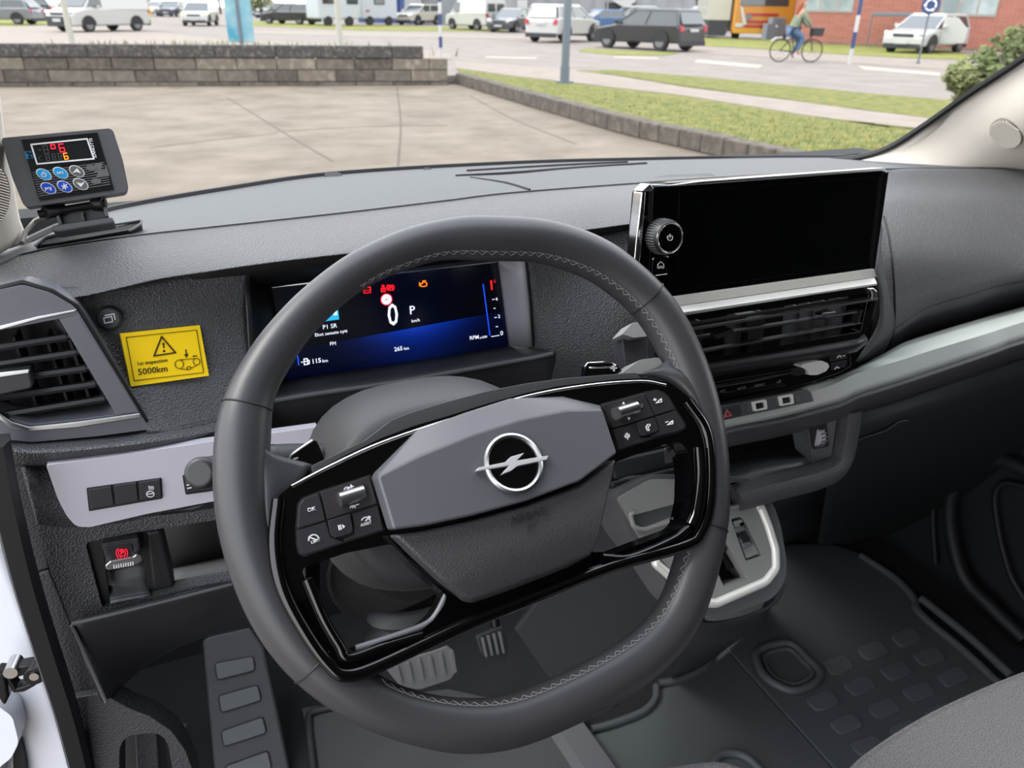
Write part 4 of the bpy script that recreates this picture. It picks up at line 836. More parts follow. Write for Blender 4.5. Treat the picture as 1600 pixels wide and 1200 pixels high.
# passenger side pad
pr_ = [[(1300, 270, .90), (1397, 264, .90), (1470, 263, .89), (1600, 265, .84), (1800, 272, .74)],
       [(1300, 300, .84), (1390, 290, .86), (1480, 288, .85), (1600, 288, .80), (1800, 292, .70)],
       [(1300, 350, .74), (1388, 325, .79), (1480, 318, .79), (1600, 312, .75), (1800, 318, .64)],
       [(1300, 420, .69), (1388, 400, .70), (1480, 392, .71), (1600, 385, .69), (1800, 380, .60)],
       [(1300, 500, .68), (1392, 480, .68), (1470, 450, .69), (1600, 425, .67), (1800, 395, .58)],
       [(1300, 560, .69), (1395, 515, .685), (1450, 481, .695), (1520, 459, .69), (1600, 438, .675), (1800, 405, .58)]]
_pp = loft('passenger_pad', [L3(r, 0) for r in pr_], PAD, dash, nu=40, nv=6, thick=.004)
_pg = loft('passenger_groove', [L3([(1300, 560, .692), (1397, 516, .69), (1450, 482, .70), (1520, 460, .695), (1600, 439, .68), (1800, 406, .59)], 0), L3([(1260, 620, .70), (1372, 562, .71), (1415, 534, .72), (1500, 507, .715), (1600, 480, .70), (1800, 440, .61)], 0)], DARK, dash, nu=30, nv=2, thick=.003)
_hs = [hit([_pp, _pg], q.x, q.y) for q in cat([V((1381, 338)), V((1389, 370)), V((1395, 420)), V((1398, 470)), V((1397, 510)), V((1391, 535)), V((1381, 555))], 6)]
sweep('airbag_seam', [h_[0]+(CAM-h_[0]).normalized()*.0005 for h_ in _hs if h_], .0016, DEEP, dash, n=6)
# gloss trim strip across the passenger side
tl = [(1040, 660, .62), (1125, 637, .62), (1235, 611, .625), (1262, 601, .63), (1304, 590, .64), (1340, 574, .655), (1389, 548, .67), (1421, 532, .68), (1522, 501, .68), (1600, 479, .67), (1800, 425, .60)]
rl = [(1040, 672, .605), (1125, 648, .605), (1235, 622, .61), (1270, 612, .61), (1304, 600, .615), (1340, 583, .625), (1400, 565, .635), (1470, 543, .64), (1540, 522, .64), (1600, 503, .63), (1800, 445, .56)]
bl_ = [(1040, 695, .60), (1136, 669, .60), (1207, 655, .605), (1270, 640, .61), (1317, 627, .615), (1340, 616, .62), (1400, 597, .63), (1502, 563, .635), (1560, 543, .63), (1600, 529, .625), (1800, 470, .555)]
st_ = loft('trim_strip', [L3(tl, 0), L3(rl, 0), L3(bl_, 0)], GRNTRIM, dash, nu=60, nv=3, curve_v=False, thick=.003)
loft('ledge_roll', [[GY(p[0], p[1], p[2]) for p in bl_], [GY(p[0], p[1]+7, p[2]-.008) for p in bl_], [GY(p[0], p[1]+17, p[2]-.004) for p in bl_], [GY(p[0], p[1]+26, p[2]+.012) for p in bl_], [GY(p[0], p[1]+30, p[2]+.05) for p in bl_]], FASC, dash, nu=60, nv=4, thick=.003)
# glovebox and lower passenger panel
GLV = mat('glovebox_dark', (34, 36, 39), .6, bump=('noise', 700, .2))
loft('glovebox', [L3([(1300, 668, .66), (1340, 645, .665), (1400, 627, .67), (1502, 593, .675), (1600, 560, .67), (1800, 500, .60)], 0), L3([(1300, 720, .66), (1335, 695, .66), (1420, 660, .665), (1500, 640, .67), (1600, 610, .665), (1800, 560, .60)], 0), L3([(1290, 790, .72), (1340, 760, .74), (1420, 740, .75), (1500, 720, .75), (1600, 700, .74), (1800, 650, .68)], 0), L3([(1280, 850, .9), (1340, 850, 1.0), (1420, 860, 1.0), (1500, 860, .95), (1600, 860, .9), (1800, 850, .8)], 0)], GLV, dash, nu=30, nv=5, thick=.004)
slab('glovebox_handle', Plane(GY(1380, 680, .655), (0, -1, .3)), [(1334, 694), (1345, 685), (1385, 672), (1405, 658), (1424, 655), (1412, 664), (1380, 678)], .004, -.004, SATIN, dash, bevel=.0015)
loft('footwell_wall', [[GY(1195, 800, .80), GY(1290, 755, .82), GY(1340, 770, 1.0), GY(1430, 930, 1.05)], [GY(1215, 860, 1.10), GY(1290, 868, 1.12), GY(1340, 868, 1.12), GY(1440, 960, 1.0)]], GLV, dash, nu=10, nv=3, thick=.004)
sweep('footwell_lip', cat([GY(1222, 835, 1.12), GY(1260, 850, 1.10), GY(1310, 856, 1.08), GY(1336, 850, 1.07)], 5), .007, DARK, dash, n=8)
# storage opening in the centre, strut and surround
loft('cubby_back', [[GY(1100, 665, .80), GY(1290, 640, .80)], [GY(1100, 800, .86), GY(1290, 760, .86)]], DEEP, dash, nu=4, nv=1, curve_u=False, thick=.004)
loft('cubby_floor', [[GY(1100, 790, .64), GY(1184, 750, .64), GY(1275, 726, .645)], [GY(1100, 735, .80), GY(1184, 712, .80), GY(1268, 708, .80)]], SATIN, dash, nu=8, nv=1, thick=.003)
SP = Plane(GY(1280, 690, .63), (-.25, -1, .05))
slab('switch_post', SP, [(1262, 664), (1310, 648), (1300, 716), (1272, 728)], .0, -.05, MIDP, dash, bevel=.002)
slab('thumbwheel_frame', SP, [(1264, 663), (1292, 658), (1296, 698), (1270, 703)], .002, -.002, SATIN, dash, r=4, bevel=.001)
disc('thumbwheel', SP.at(1281, 680, -.004), (1, -.15, 0), .013, .010, SILVER, dash, n=28, bevel=.001)
for k in range(8): a = math.radians(95+k*22); c = SP.at(1281, 680, -.004)+V((-.005, .0135*math.cos(a), .0135*math.sin(a))); sweep('thumbwheel_rib', [c-V((.005, 0, 0)), c+V((.005, 0, 0))], .0011, MIDP, dash, n=5)
st = cat(L3([(1327, 640, .63), (1322, 680, .625), (1314, 715, .62), (1300, 735, .612), (1270, 748, .607), (1235, 757, .604), (1200, 766, .604), (1150, 780, .61)], 0), 6)
sweep('surround_strut', st, 1, FASC, dash, prof=[(-.014, -.012), (-.012, .010), (-.006, .014), (.006, .014), (.012, .010), (.014, -.012)], up=(0, -1, .2))
# ---- steering column shroud
wp0 = CAM+ray(740, 760)*.565; WT = math.radians(35); WN = V((0, -math.cos(WT), math.sin(WT)))
t = thing('column_shroud', 'grey plastic steering column shroud behind the steering wheel', 'shroud', wp0-WN*.2)
SH = mat('shroud_grey', (62, 62, 65), .5, bump=('noise', 900, .15))
X_ = V((1, 0, 0)); Yv = V((0, math.sin(WT), math.cos(WT)))
rows = []
for dd, wx, hy, cy in ((-.044, .01, .01, .0), (-.046, .076, .056, .0), (-.058, .088, .070, .004), (-.10, .095, .082, .013), (-.15, .094, .084, .017), (-.22, .085, .06, .022), (-.24, .05, .03, .022)):
    c = wp0+WN*dd+Yv*cy+X_*.0; rows.append([c+X_*wx*math.copysign(abs(math.cos(a))**.7, math.cos(a))+Yv*hy*math.copysign(abs(math.sin(a))**.75, math.sin(a)) for a in [2*math.pi*k/32 for k in range(32)]])
loft('shroud_shell', rows, SH, t, nu=48, nv=4, thick=.003, closed_u=True)
sweep('column_tube', [wp0-WN*.2-V((0, 0, .05)), wp0-WN*.42-V((0, 0, .10))], .055, DEEP, t, n=20)
loft('column_boot', [[wp0-WN*.28+V((.03, 0, -.13))+V((math.cos(a)*r_, math.sin(a)*r_*.5, -h_)) for a in [2*math.pi*k/20 for k in range(20)]] for r_, h_ in ((.045, 0), (.065, .015), (.05, .03), (.07, .045), (.055, .06))], DARK, t, nu=28, nv=3, thick=.002, closed_u=True)
# stalks
t = thing('light_stalk', 'black light stalk with round ribbed end to the left of the steering wheel', 'stalk', wp0)
def WPx(px, py, off): 
    d = ray(px, py); Q = wp0+WN*off; return CAM+d*(dot(Q-CAM, WN)/dot(d, WN))
sweep('stalk_arm', [WPx(318, 738, -.045), WPx(345, 735, -.055), WPx(404, 727, -.07), WPx(450, 722, -.075), WPx(505, 716, -.085)], [.0105, .0115, .0150, .0140, .012], DARK, t, n=20)
sweep('stalk_collar', [WPx(412, 726, -.07), WPx(428, 725, -.071)], .0152, SATIN, t, n=20)
Ck = WPx(314, 739, -.043); ax = (WPx(345, 735, -.09)-WPx(311, 739, -.046)).normalized()
disc('end_button', Ck-ax*.004, -ax, .0112, .014, SATIN, t, n=28, bevel=.004, seg=3)
text('print', 'O', Plane(WPx(412, 726, -.053), WN), (405, 716), (414, 714), .0, WHITEP, t)
# ---- switch panel (silver) left of the wheel
SPN = Plane(GY(200, 760, .640), (0, -1, .12))
t = thing('switch_panel', 'silver trim panel with a row of square black switches left of the wheel', 'switch panel', SPN.at(200, 820))
slab('trim_plate', SPN, rnd([(72, 727), (200, 709), (331, 690), (404, 680), (497, 667), (510, 745), (420, 765), (336, 783), (230, 803), (140, 824), (119, 823), (104, 806), (90, 779)], [3, 0, 0, 0, 0, 0, 0, 0, 0, 6, 8, 8, 10]), 0, -.012, SILVER, t, bevel=.003, seg=3)
slab('switch_bezel', SPN, [(135, 763), (252, 747), (254, 779), (139, 799)], .001, -.002, SATIN, t, r=2)
SW = mat('switch_black', (44, 44, 49), .45)
for i, q in enumerate(([(138, 765), (174, 760), (178, 789), (142, 796)], [(178, 759), (213, 754), (216, 783), (181, 789)], [(217, 754), (250, 749), (252, 777), (219, 782)])):
    b_ = slab('switch', SPN, q, .003, 0, SW, t, bevel=.0007)
    if i == 2:
        lines('icon', SPN, [arc(235, 772, 6, 4.5, 0, 360, 14), [(230, 772), (240, 771)]]+[[(233+k*3, 765), (234+k*3, 762), (232.5+k*3, 760)] for k in range(3)], .0006, .0035, WHITEP, b_)
slab('switch_bezel', SPN, [(285, 743), (345, 734), (350, 765), (290, 773)], .001, -.002, SATIN, t, r=2)
b_ = slab('switch', SPN, [(288, 745), (340, 737), (345, 763), (292, 770)], .003, 0, SW, t, bevel=.0007)
lines('icon', SPN, [[(292, 753), (298, 752)], [(292, 758), (298, 757)], [(293, 763), (299, 762)]], .0008, .0035, WHITEP, b_)
# ---- parking brake switch
BP = Plane(GY(190, 865, .652), (0, -1, .05))
t = thing('parking_brake_switch', 'black parking brake lever switch with red lit symbol and silver lip', 'switch', BP.at(190, 880))
slab('cavity', BP, [(160, 850), (218, 840), (235, 930), (172, 943)], -.028, -.034, DEEP, t)
loft('cavity_floor', [[BP.at(166, 892, -.028), BP.at(226, 880, -.028)], [BP.at(169, 915, -.022), BP.at(230, 903, -.022)], [BP.at(172, 938, -.002), BP.at(234, 927, -.002)]], MIDP, t, nu=6, nv=4, thick=.002, curve_u=False)
loft('cavity_frame', [[BP.at(172, 940, .001), BP.at(203, 934, .001), BP.at(234, 929, .001)], [BP.at(172, 944, .001), BP.at(203, 938, .001), BP.at(235, 932, .001)]], MIDP, t, nu=6, nv=1, thick=.003)
lv = slab('lever', BP, [(158, 850), (217, 841), (222, 868), (166, 880)], .006, -.02, SW, t, bevel=.002)
slab('lever_face', BP, [(167, 857), (206, 850), (211, 868), (170, 876)], .007, .002, SATIN, lv, bevel=.0008)
slab('lever_lip', BP, [(164, 884), (172, 877), (208, 870), (213, 866), (222, 870), (223, 877), (216, 882), (170, 892), (165, 890)], .012, -.01, SATCH, lv, bevel=.0012)
for k in range(9): x = 177+k*3.7; slab('lip_rib', BP, [(x, 884-k*.66), (x+1.8, 883.7-k*.66), (x+2.4, 888.5-k*.66), (x+.6, 888.9-k*.66)], .0128, .011, WHITEP, lv)
sweep('top_edge', [BP.at(160, 851, .006), BP.at(215, 842, .006)], .0008, CHROME, lv, n=6)
REDE = mat('red_symbol', (235, 30, 60), .5, emit=1.1)
lines('brake_symbol', BP, [arc(190.5, 864, 5.6, 5.6, 0, 360, 18), arc(190.5, 864, 9, 8.5, 130, 230, 8), arc(190.5, 864, 9, 8.5, -50, 50, 8), [(189, 867), (189, 861), (192, 861), (193, 863), (189, 864.5)]], .0005, .0078, REDE, lv)
# ---- left vent
VP = Plane(GY(110, 560, .668), (-.05, -1, .10))
t = thing('left_vent', 'left side air vent with silver surround and five dark horizontal slats', 'vent', VP.at(100, 680))
hs = mat('vent_surround', (98, 99, 107), .4, .2, bump=('noise', 900, .1))
hole = [(-120, 545), (0, 516), (92, 498), (181, 647), (120, 655), (50, 662), (0, 650), (-60, 640)]
slab('vent_housing', VP, rnd([(-140, 480), (0, 453), (35, 445), (80, 458), (117, 480), (234, 671), (150, 682), (50, 691), (0, 686), (-140, 640)], [0, 4, 8, 8, 8, 6, 6, 8, 4, 0]), 0, -.035, hs, t, holes=[hole], bevel=.0025, seg=3)
sweep('gap_line', [VP.at(*p, -.004) for p in [(-20, 452), (0, 450), (35, 441), (82, 455), (120, 478), (237, 672), (150, 685), (50, 695), (0, 690)]], .0022, DEEP, t, n=6)
slab('chrome_strip', VP, [(-100, 536), (0, 509), (60, 494), (120, 483), (118, 487.5), (60, 499.5), (0, 516), (-100, 545)], .0025, -.002, SATCH, t, bevel=.0008)
slab('chrome_strip', VP, [(-60, 632), (0, 647), (18, 659), (45, 667), (120, 659), (218, 646), (222, 653), (120, 669), (45, 675), (14, 668), (0, 658), (-60, 645)], .0035, -.004, SATCH, t, bevel=.0012)
slab('cavity_back', VP, [(-120, 500), (100, 470), (215, 660), (-60, 700)], -.07, -.075, mat('vent_interior', (30, 31, 35), .6), t)
slab('right_wall', VP, [(92, 499), (124, 492), (218, 645), (181, 647)], .001, -.004, hs, t, bevel=.001)
loft('inner_wall', [[VP.at(92, 498, -.034), VP.at(182, 648, -.034)], [VP.at(75, 500, -.07), VP.at(160, 640, -.07)]], DARK, t, nu=6, nv=2, thick=.002, curve_u=False)
loft('lower_wall', [[VP.at(-60, 645, -.03), VP.at(50, 661, -.03), VP.at(182, 646, -.03)], [VP.at(-60, 625, -.07), VP.at(50, 640, -.07), VP.at(160, 628, -.07)]], SATIN, t, nu=10, nv=2, thick=.002)
for k, (x0, y0, x1, y1) in enumerate(((-70, 553, 105, 526), (-70, 579, 120, 550), (-70, 603, 135, 575), (-70, 630, 150, 599), (-40, 655, 164, 622))):
    P_, Q_ = VP.at(x0, y0, -.012), VP.at(x1, y1, -.012)
    s_ = sweep('slat', [P_, Q_], 1, SATIN, t, prof=[(-.0026, .003), (0, .0045), (.0026, .003), (.0018, -.005), (-.0018, -.005)], up=VP.N)
    disc('slat_pin', Q_+(Q_-P_).normalized()*.004, (Q_-P_).normalized(), .0028, .012, SATIN, s_, n=12)
for x in (-20, 35, 85, 120): b_ = VP.at(x, 575, -.03); sweep('vertical_vane', [VP.at(x-10, 520, -.045), VP.at(x+30, 640, -.045)], 1, DARK, t, prof=[(-.001, -.014), (.001, -.014), (.001, .014), (-.001, .014)], up=VP.N)
kb_ = slab('vane_knob', VP, [(-40, 594), (0, 584), (46, 579), (52, 602), (48, 608), (0, 618), (-40, 626)], .006, -.016, SW, t, bevel=.002)
slab('knob_edge', VP, [(-40, 591), (0, 582), (46, 577), (47, 584), (0, 591), (-40, 600)], .007, -.002, SATCH, kb_, bevel=.0012)
# ---- round button and yellow sticker
FP = Plane(GY(170, 498, .6995), (-.12, -1, .10))
t = thing('round_button', 'round black push button with overlapping windows symbol above the yellow sticker', 'button', FP.at(170, 517))
Rb = (FP.at(189.5, 498)-FP.at(170.5, 498)).length; c = FP.at(170.5, 498)
disc('button_gap', c+FP.N*.0008, FP.N, Rb*1.06, .008, DEEP, t, n=40); disc('button_cap', c+FP.N*.0018, FP.N, Rb*.93, .006, mat('button_cap', (58, 59, 63), .45), t, n=40, bevel=.0008)
lines('icon', FP, [[(162, 497), (174.5, 494.5), (176, 502.5), (163.5, 505), (162, 497)], [(164, 493), (178, 490.5), (180, 499.5)]], .0007, .0022, WHITEP, t)
_h = [hit([_df], *q)[0] for q in ((190, 523), (207, 600), (310, 512), (322, 584), (257, 555), (250, 516), (262, 592))]; _n = (_h[3]-_h[0]).cross(_h[2]-_h[1]).normalized(); _n = _n if _n.y < 0 else -_n
_o = max(dot(q-_h[0], _n) for q in _h)+.0012; _a = _h[0]+_n*_o
YP = Plane(_a, _n)
t = thing('warning_sticker', 'yellow sticker reading 1st inspection 5000km with warning triangle', 'sticker', YP.at(257, 600))
YEL = mat('sticker_yellow', (255, 214, 0), .55); INK = mat('ink', (60, 46, 6), .6)
slab('sticker_face', YP, [(188, 521), (312, 508), (326.5, 587), (205, 604)], .001, -.0025, YEL, t)
lines('printed_border', YP, [[(197, 527), (307, 515.5), (318, 582), (210, 594.5), (197, 527)]], .0004, .0013, INK, t)
lines('warning_triangle', YP, [[(252.5, 526), (274, 551), (240.5, 556), (252.5, 526)]], .0012, .0013, INK, t)
slab('exclamation', YP, [(253.5, 536), (257, 535.3), (257, 544), (255.5, 544.3)], .0014, .0008, INK, t); disc('exclamation_dot', YP.at(256.5, 548.5, .0014), YP.N, .0011, .0005, INK, t, n=12)
slab('arrow', YP, [(289.7, 546), (291.2, 545.8), (292, 553), (294.5, 552.5), (292, 559.5), (287.5, 553.8), (290.3, 553.3)], .0014, .0008, INK, t)
lines('belt_diagram', YP, [arc(280, 569, 6.8, 6.8, 0, 360, 18), arc(307, 565, 5.2, 5.2, 0, 360, 16), arc(295, 575, 3.2, 2.6, 0, 360, 12), [(280, 562), (307, 560)], [(282, 576), (293, 577.5)], [(298, 575.5), (311, 569)]], .0004, .0013, INK, t)
text('lettering', '1st inspection', YP, (215.5, 571), (262, 565), .0014, INK, t); text('lettering', '5000km', YP, (216.5, 586), (262, 580), .0014, INK, t, ys=1.0, bold=.005)
text('lettering', '4km', YP, (301, 558), (308, 557), .0014, INK, t)
# ---- instrument cluster
CPn = Plane(GY(640, 500, .772), (0, -1, .13))
t = thing('instrument_cluster', 'digital instrument display glowing blue with speed zero and warning lamps', 'display', CPn.at(620, 590))
c4 = [CPn.at(*p, .0) for p in ((424, 450), (777, 410), (795, 541), (450, 597))]
SCR = bpy.data.materials.new('cluster_screen'); SCR.use_nodes = True; ts = SCR.node_tree; pb = ts.nodes['Principled BSDF']; pb.inputs['Base Color'].default_value = (.003, .004, .01, 1); pb.inputs['Roughness'].default_value = .15
sg = slab('screen', CPn, [(424, 450), (777, 410), (795, 541), (450, 597)], 0, -.006, SCR, t)
me = sg.data; uvl = me.uv_layers.new(name='uv'); o_ = ORG[sg.name]; A_, B_, D_ = c4[3]-o_, c4[2]-o_, c4[0]-o_
for lp in me.loops:
    q = me.vertices[lp.vertex_index].co-A_; uvl.data[lp.index].uv = (dot(q, B_-A_)/(B_-A_).length_squared, dot(q, D_-A_)/(D_-A_).length_squared)
uv = ts.nodes.new('ShaderNodeUVMap'); sx = ts.nodes.new('ShaderNodeSeparateXYZ'); ts.links.new(uv.outputs[0], sx.inputs[0])
def M_(op, a, b=None):
    n_ = ts.nodes.new('ShaderNodeMath'); n_.operation = op
    for i, v_ in enumerate((a, b)):
        if v_ is None: continue
        if isinstance(v_, (int, float)): n_.inputs[i].default_value = v_
        else: ts.links.new(v_, n_.inputs[i])
    return n_.outputs[0]
U, W = sx.outputs[0], sx.outputs[1]
du = M_('DIVIDE', M_('SUBTRACT', U, .57), .19); gx = M_('EXPONENT', M_('MULTIPLY', M_('MULTIPLY', du, du), -1))
dv = M_('SUBTRACT', .33, W); below = M_('GREATER_THAN', dv, 0); gy = M_('EXPONENT', M_('MULTIPLY', M_('MAXIMUM', dv, 0), -7))
glow = M_('ADD', M_('MULTIPLY', M_('MULTIPLY', gx, gy), below), M_('ADD', M_('MULTIPLY', gx, .012), M_('MULTIPLY', below, .02)))
em = ts.nodes.new('ShaderNodeVectorMath'); em.operation = 'SCALE'; em.inputs[0].default_value = (.003, .035, .42); ts.links.new(glow, em.inputs['Scale'])
ts.links.new(em.outputs[0], pb.inputs['Emission Color']); pb.inputs['Emission Strength'].default_value = .85
EW = mat('screen_white', (225, 230, 245), .5, emit=.9); ER = mat('screen_red', (225, 25, 40), .5, emit=.9); EO = mat('screen_orange', (250, 130, 20), .5, emit=.9); EB = mat('screen_blue', (30, 80, 250), .5, emit=1); EC = mat('screen_cyan', (40, 170, 215), .5, emit=.8)
T_ = lambda s, a, b, m_=EW, ys=1, bold=0: text('readout', s, CPn, a, b, .0012, m_, t, ys=ys, bold=bold)
text('speed_readout', '0', CPn, (607, 509), (623, 507), .0012, EW, t, ys=1.35, bold=.006)
T_('P', (641, 491), (649, 490), bold=.008); T_('km/h', (643.5, 504), (656, 502)); T_('P1 SR', (505, 514.5), (527, 511.5)); T_('Ekot senaste nytt', (492.5, 526), (543, 519)); T_('FM', (516, 540), (525, 539)); T_('115', (489, 568), (502, 566), bold=.015); T_('km', (504, 566.5), (512.5, 565.5))
T_('265', (616.5, 549), (629, 547), bold=.01); T_('km', (631.5, 547), (639, 546)); T_('RPM', (734.5, 531), (748, 529), bold=.008); T_('x1000', (749.5, 529.5), (761, 527.5)); T_('4', (774.5, 470), (777.5, 469.5)); T_('2', (778.5, 497), (781.5, 496.5)); T_('0', (782, 524), (786, 523.5))
lines('dial_ticks', CPn, [[(769.5, 468), (772.5, 467.6)], [(771.5, 482), (774, 481.7)], [(772.8, 496.3), (775.8, 496)], [(775, 510.6), (778, 510.2)], [(768, 526), (780, 524)]], .0006, .001, EW, t)
lines('needle_line', CPn, [[(755, 444), (765.5, 524)]], .0008, .001, EB, t); lines('needle_line', CPn, [[(464, 550), (467, 570)]], .001, .001, EB, t)
slab('red_band', CPn, [(766, 438.5), (769, 438.3), (770, 453), (768, 453.5)], .0012, .0004, ER, t); T_('5', (772, 442), (774.5, 441.6), ER)
lines('battery_lamp', CPn, [[(568.5, 450), (579, 449), (579, 457), (568.5, 458), (568.5, 450)], [(570.5, 454), (573, 453.8)], [(575, 453.6), (577.5, 453.4)], [(570, 448), (572, 447.8)], [(575.5, 447.5), (577.5, 447.3)]], .0009, .001, ER, t)
lines('belt_lamp', CPn, [arc(598.5, 447, 1.6, 1.6, 0, 360, 8), [(598.5, 449), (598.5, 453)], [(595.5, 456), (601.5, 450)], [(596, 450), (596, 456), (602, 455.5), (601.5, 450)]], .0011, .001, ER, t)
lines('brake_lamp', CPn, [arc(610, 449.5, 3.6, 4, 0, 360, 14), arc(610, 449.5, 5.8, 6, 130, 230, 6), arc(610, 449.5, 5.8, 6, -50, 50, 6), [(609, 452), (609, 447.5), (611, 447.5), (611, 449.5), (609, 449.8)]], .0009, .001, ER, t)
lines('engine_lamp', CPn, [[(657, 443), (660, 443), (661, 440.5), (665, 440.5), (665.5, 442), (667, 442.5), (666.5, 446.5), (663.5, 447.5), (658.5, 447.8), (657, 443)], [(655.5, 441.5), (655.8, 447)], [(660.5, 439), (665, 438.5)]], .0009, .001, EO, t)
disc('limit_sign', CPn.at(604, 468, .001), CPn.N, .0066, .0006, ER, t, n=28); disc('limit_sign_face', CPn.at(604, 468, .0015), CPn.N, .0055, .0006, mat('sign_white', (235, 225, 240), .5, emit=.9), t, n=28); lines('limit_dash', CPn, [[(601.5, 468.3), (606.5, 467.7)]], .0006, .0022, SATIN, t)
slab('album_cover', CPn, [(497, 487), (527.5, 478), (530, 499), (495, 504)], .001, .0004, EC, t); slab('album_mark', CPn, [(519, 484), (526, 481), (527, 492), (522, 493)], .0014, .0008, EW, t)
lines('fuel_icon', CPn, [[(475, 561), (480, 560.3), (481, 569), (475.5, 570), (475, 561)], [(475.5, 565), (480.5, 564.4)], [(481, 563), (483, 562.8), (483.5, 568), (482, 568.5)], [(471, 566), (473, 565.7)]], .0009, .001, EW, t)
# ---- centre touch screen
SN = Plane(GY(1200, 370, .622), (-.0, -1, .14))
t = thing('infotainment_screen', 'wide switched-off black touch screen with chrome edge and round knob', 'screen', SN.at(1200, 480))
scr = mat('screen_glass', (4, 5, 6), .05, spec=.22)
slab('screen_body', SN, [(1005, 299), (1016, 288), (1050, 285), (1381, 262), (1389, 268), (1366, 421), (1364, 432), (1062, 476), (993, 486), (994, 420)], -.004, -.024, GLOSS, t, r=3, bevel=.003)
slab('front_glass', SN, [(1021, 293), (1060, 291), (1378, 268), (1383, 272), (1363, 421), (1055, 464), (1012, 470)], .0, -.006, scr, t, r=2, bevel=.0012)
slab('active_area_border', SN, [(1062, 298), (1376, 276), (1360, 412), (1056, 455)], .0006, -.001, mat('screen_border', (14, 14, 15), .08), t, holes=[[(1063.2, 299.4), (1374.8, 277.4), (1358.8, 411), (1057.2, 453.6)]])
slab('chrome_top', SN, [(1016, 288.5), (1050, 289), (1096, 283), (1381, 262), (1388, 268), (1386, 271), (1378, 267.5), (1096, 288), (1060, 290.5), (1022, 292.5)], .003, -.012, SATCH, t, bevel=.0008)
slab('chrome_left', SN, [(1003, 300), (1010, 299), (1004, 380), (997, 440), (988, 440), (994, 380)], .003, -.012, CHROME, t, bevel=.0015)
slab('corner_cap', SN, [(1002.5, 299), (1016, 286.5), (1023, 295), (1017, 299)], .004, -.012, SATCH, t, bevel=.0012)
slab('lower_matte_strip', SN, [(1052, 464), (1366, 420), (1370, 433), (1062, 478)], .003, -.01, mat('matte_silver', (186, 183, 177), .6, .1), t, bevel=.0008)
grid('chrome_ledge', [[SN.at(1050, 480, .001), SN.at(1367, 433.5, .001)], [SN.at(1056, 489, .032), SN.at(1371, 442, .032)], [SN.at(1058, 493, .031), SN.at(1371, 446, .031)]], mat('bright_satin', (238, 238, 234), .35, .3), t, skirt=-SN.N*.006, bevel=.001)
slab('right_bezel', SN, [(1380, 270), (1388.5, 268), (1367, 421), (1362, 421)], .0012, -.003, GLOSS, t)
kc_ = SN.at(1029.5, 368.5, .0); Rk = .0165
kn = sweep('volume_knob', [kc_, kc_+SN.N*.004, kc_+SN.N*.016, kc_+SN.N*.018], [Rk*1.03, Rk*1.05, Rk, Rk*.9], SATIN, t, n=40)
for k in range(40): a = k*math.pi/20; e_ = V((1, 0, 0))*math.cos(a)+SN.N.cross(V((1, 0, 0)))*math.sin(a); sweep('knurl', [kc_+e_*Rk*1.04+SN.N*.003, kc_+e_*Rk+SN.N*.015], .0006, MIDP, kn, n=4)
sweep('knob_ring', [kc_+SN.N*.018+(V((1, 0, 0))*math.cos(a)+SN.N.cross(V((1, 0, 0)))*math.sin(a))*Rk*.86 for a in [k*math.pi/18 for k in range(36)]], .0011, CHROME, kn, closed=True, n=6)
disc('knob_face', kc_+SN.N*.0186, SN.N, Rk*.8, .003, GLOSS, kn, n=36)
KP = Plane(kc_+SN.N*.019, SN.N); q = (1047, 371)
lines('power_icon', KP, [arc(q[0], q[1]+.5, 4, 4.2, 130, 410, 14), [(q[0], q[1]-5), (q[0], q[1])]], .0006, .0003, WHITEP, kn)
hb = slab('home_button', SN, [(1020, 402), (1044, 400), (1042, 427), (1019, 430)], .0008, -.002, GLOSS, t, bevel=.0004)
lines('home_icon', SN, [[(1028, 419), (1028, 413), (1032.5, 409), (1037, 412.5), (1037, 418.5), (1034, 419), (1034, 416), (1031, 416), (1031, 419), (1028, 419)]], .0006, .0014, WHITEP, hb)
lines('button_marks', SN, [[(1025, 430.5), (1042, 428)], [(1020, 406), (1021, 403.5)], [(1042, 400.5), (1044, 401.5)]], .0008, .0012, WHITEP, hb)
# ---- centre vents
CV = Plane(GY(1220, 520, .632), (0, -1, .10))
t = thing('centre_vent', 'wide black centre air vent with chrome line and thin slats below the screen', 'vent', CV.at(1220, 570))
slab('vent_frame', CV, [(1040, 497), (1368, 445), (1373, 455), (1362, 500), (1350, 524), (1335, 535), (1110, 572), (1050, 580)], 0, -.03, GLOSS, t, holes=[[(1050, 505), (1358, 458), (1345, 518), (1108, 560), (1058, 568)]], bevel=.002)
slab('cavity_back', CV, [(1030, 490), (1372, 440), (1360, 530), (1040, 590)], -.05, -.055, DEEP, t)
sweep('chrome_line', [CV.at(1040, 521, .004), CV.at(1090, 513, .004), CV.at(1200, 495, .004), CV.at(1371, 467, .004)], 1, SATCH, t, prof=[(-.0012, -.003), (.0012, -.003), (.0012, .001), (-.0012, .001)], up=CV.N)
slab('chrome_hook', CV, [(1358, 451), (1366, 450), (1371, 455), (1371, 467), (1363, 468), (1363, 458)], .005, -.006, CHROME, t, bevel=.0012)
for q in ([(1050, 534), (1346, 486)], [(1060, 556), (1344, 504)]):
    sweep('slat', [CV.at(*q[0], -.004), CV.at(*q[1], -.004)], 1, SATIN, t, prof=[(-.001, -.006), (.001, -.006), (.0014, .002), (0, .003), (-.0014, .002)], up=CV.N)
sweep('slat', [CV.at(1050, 512, -.012), CV.at(1355, 464, -.012)], 1, SATIN, t, prof=[(-.001, -.006), (.001, -.006), (.001, .002), (-.001, .002)], up=CV.N)
slab('slat_bracket', CV, [(1344, 485), (1349, 484.5), (1343, 504), (1340, 504.5)], 0, -.01, SATIN, t)
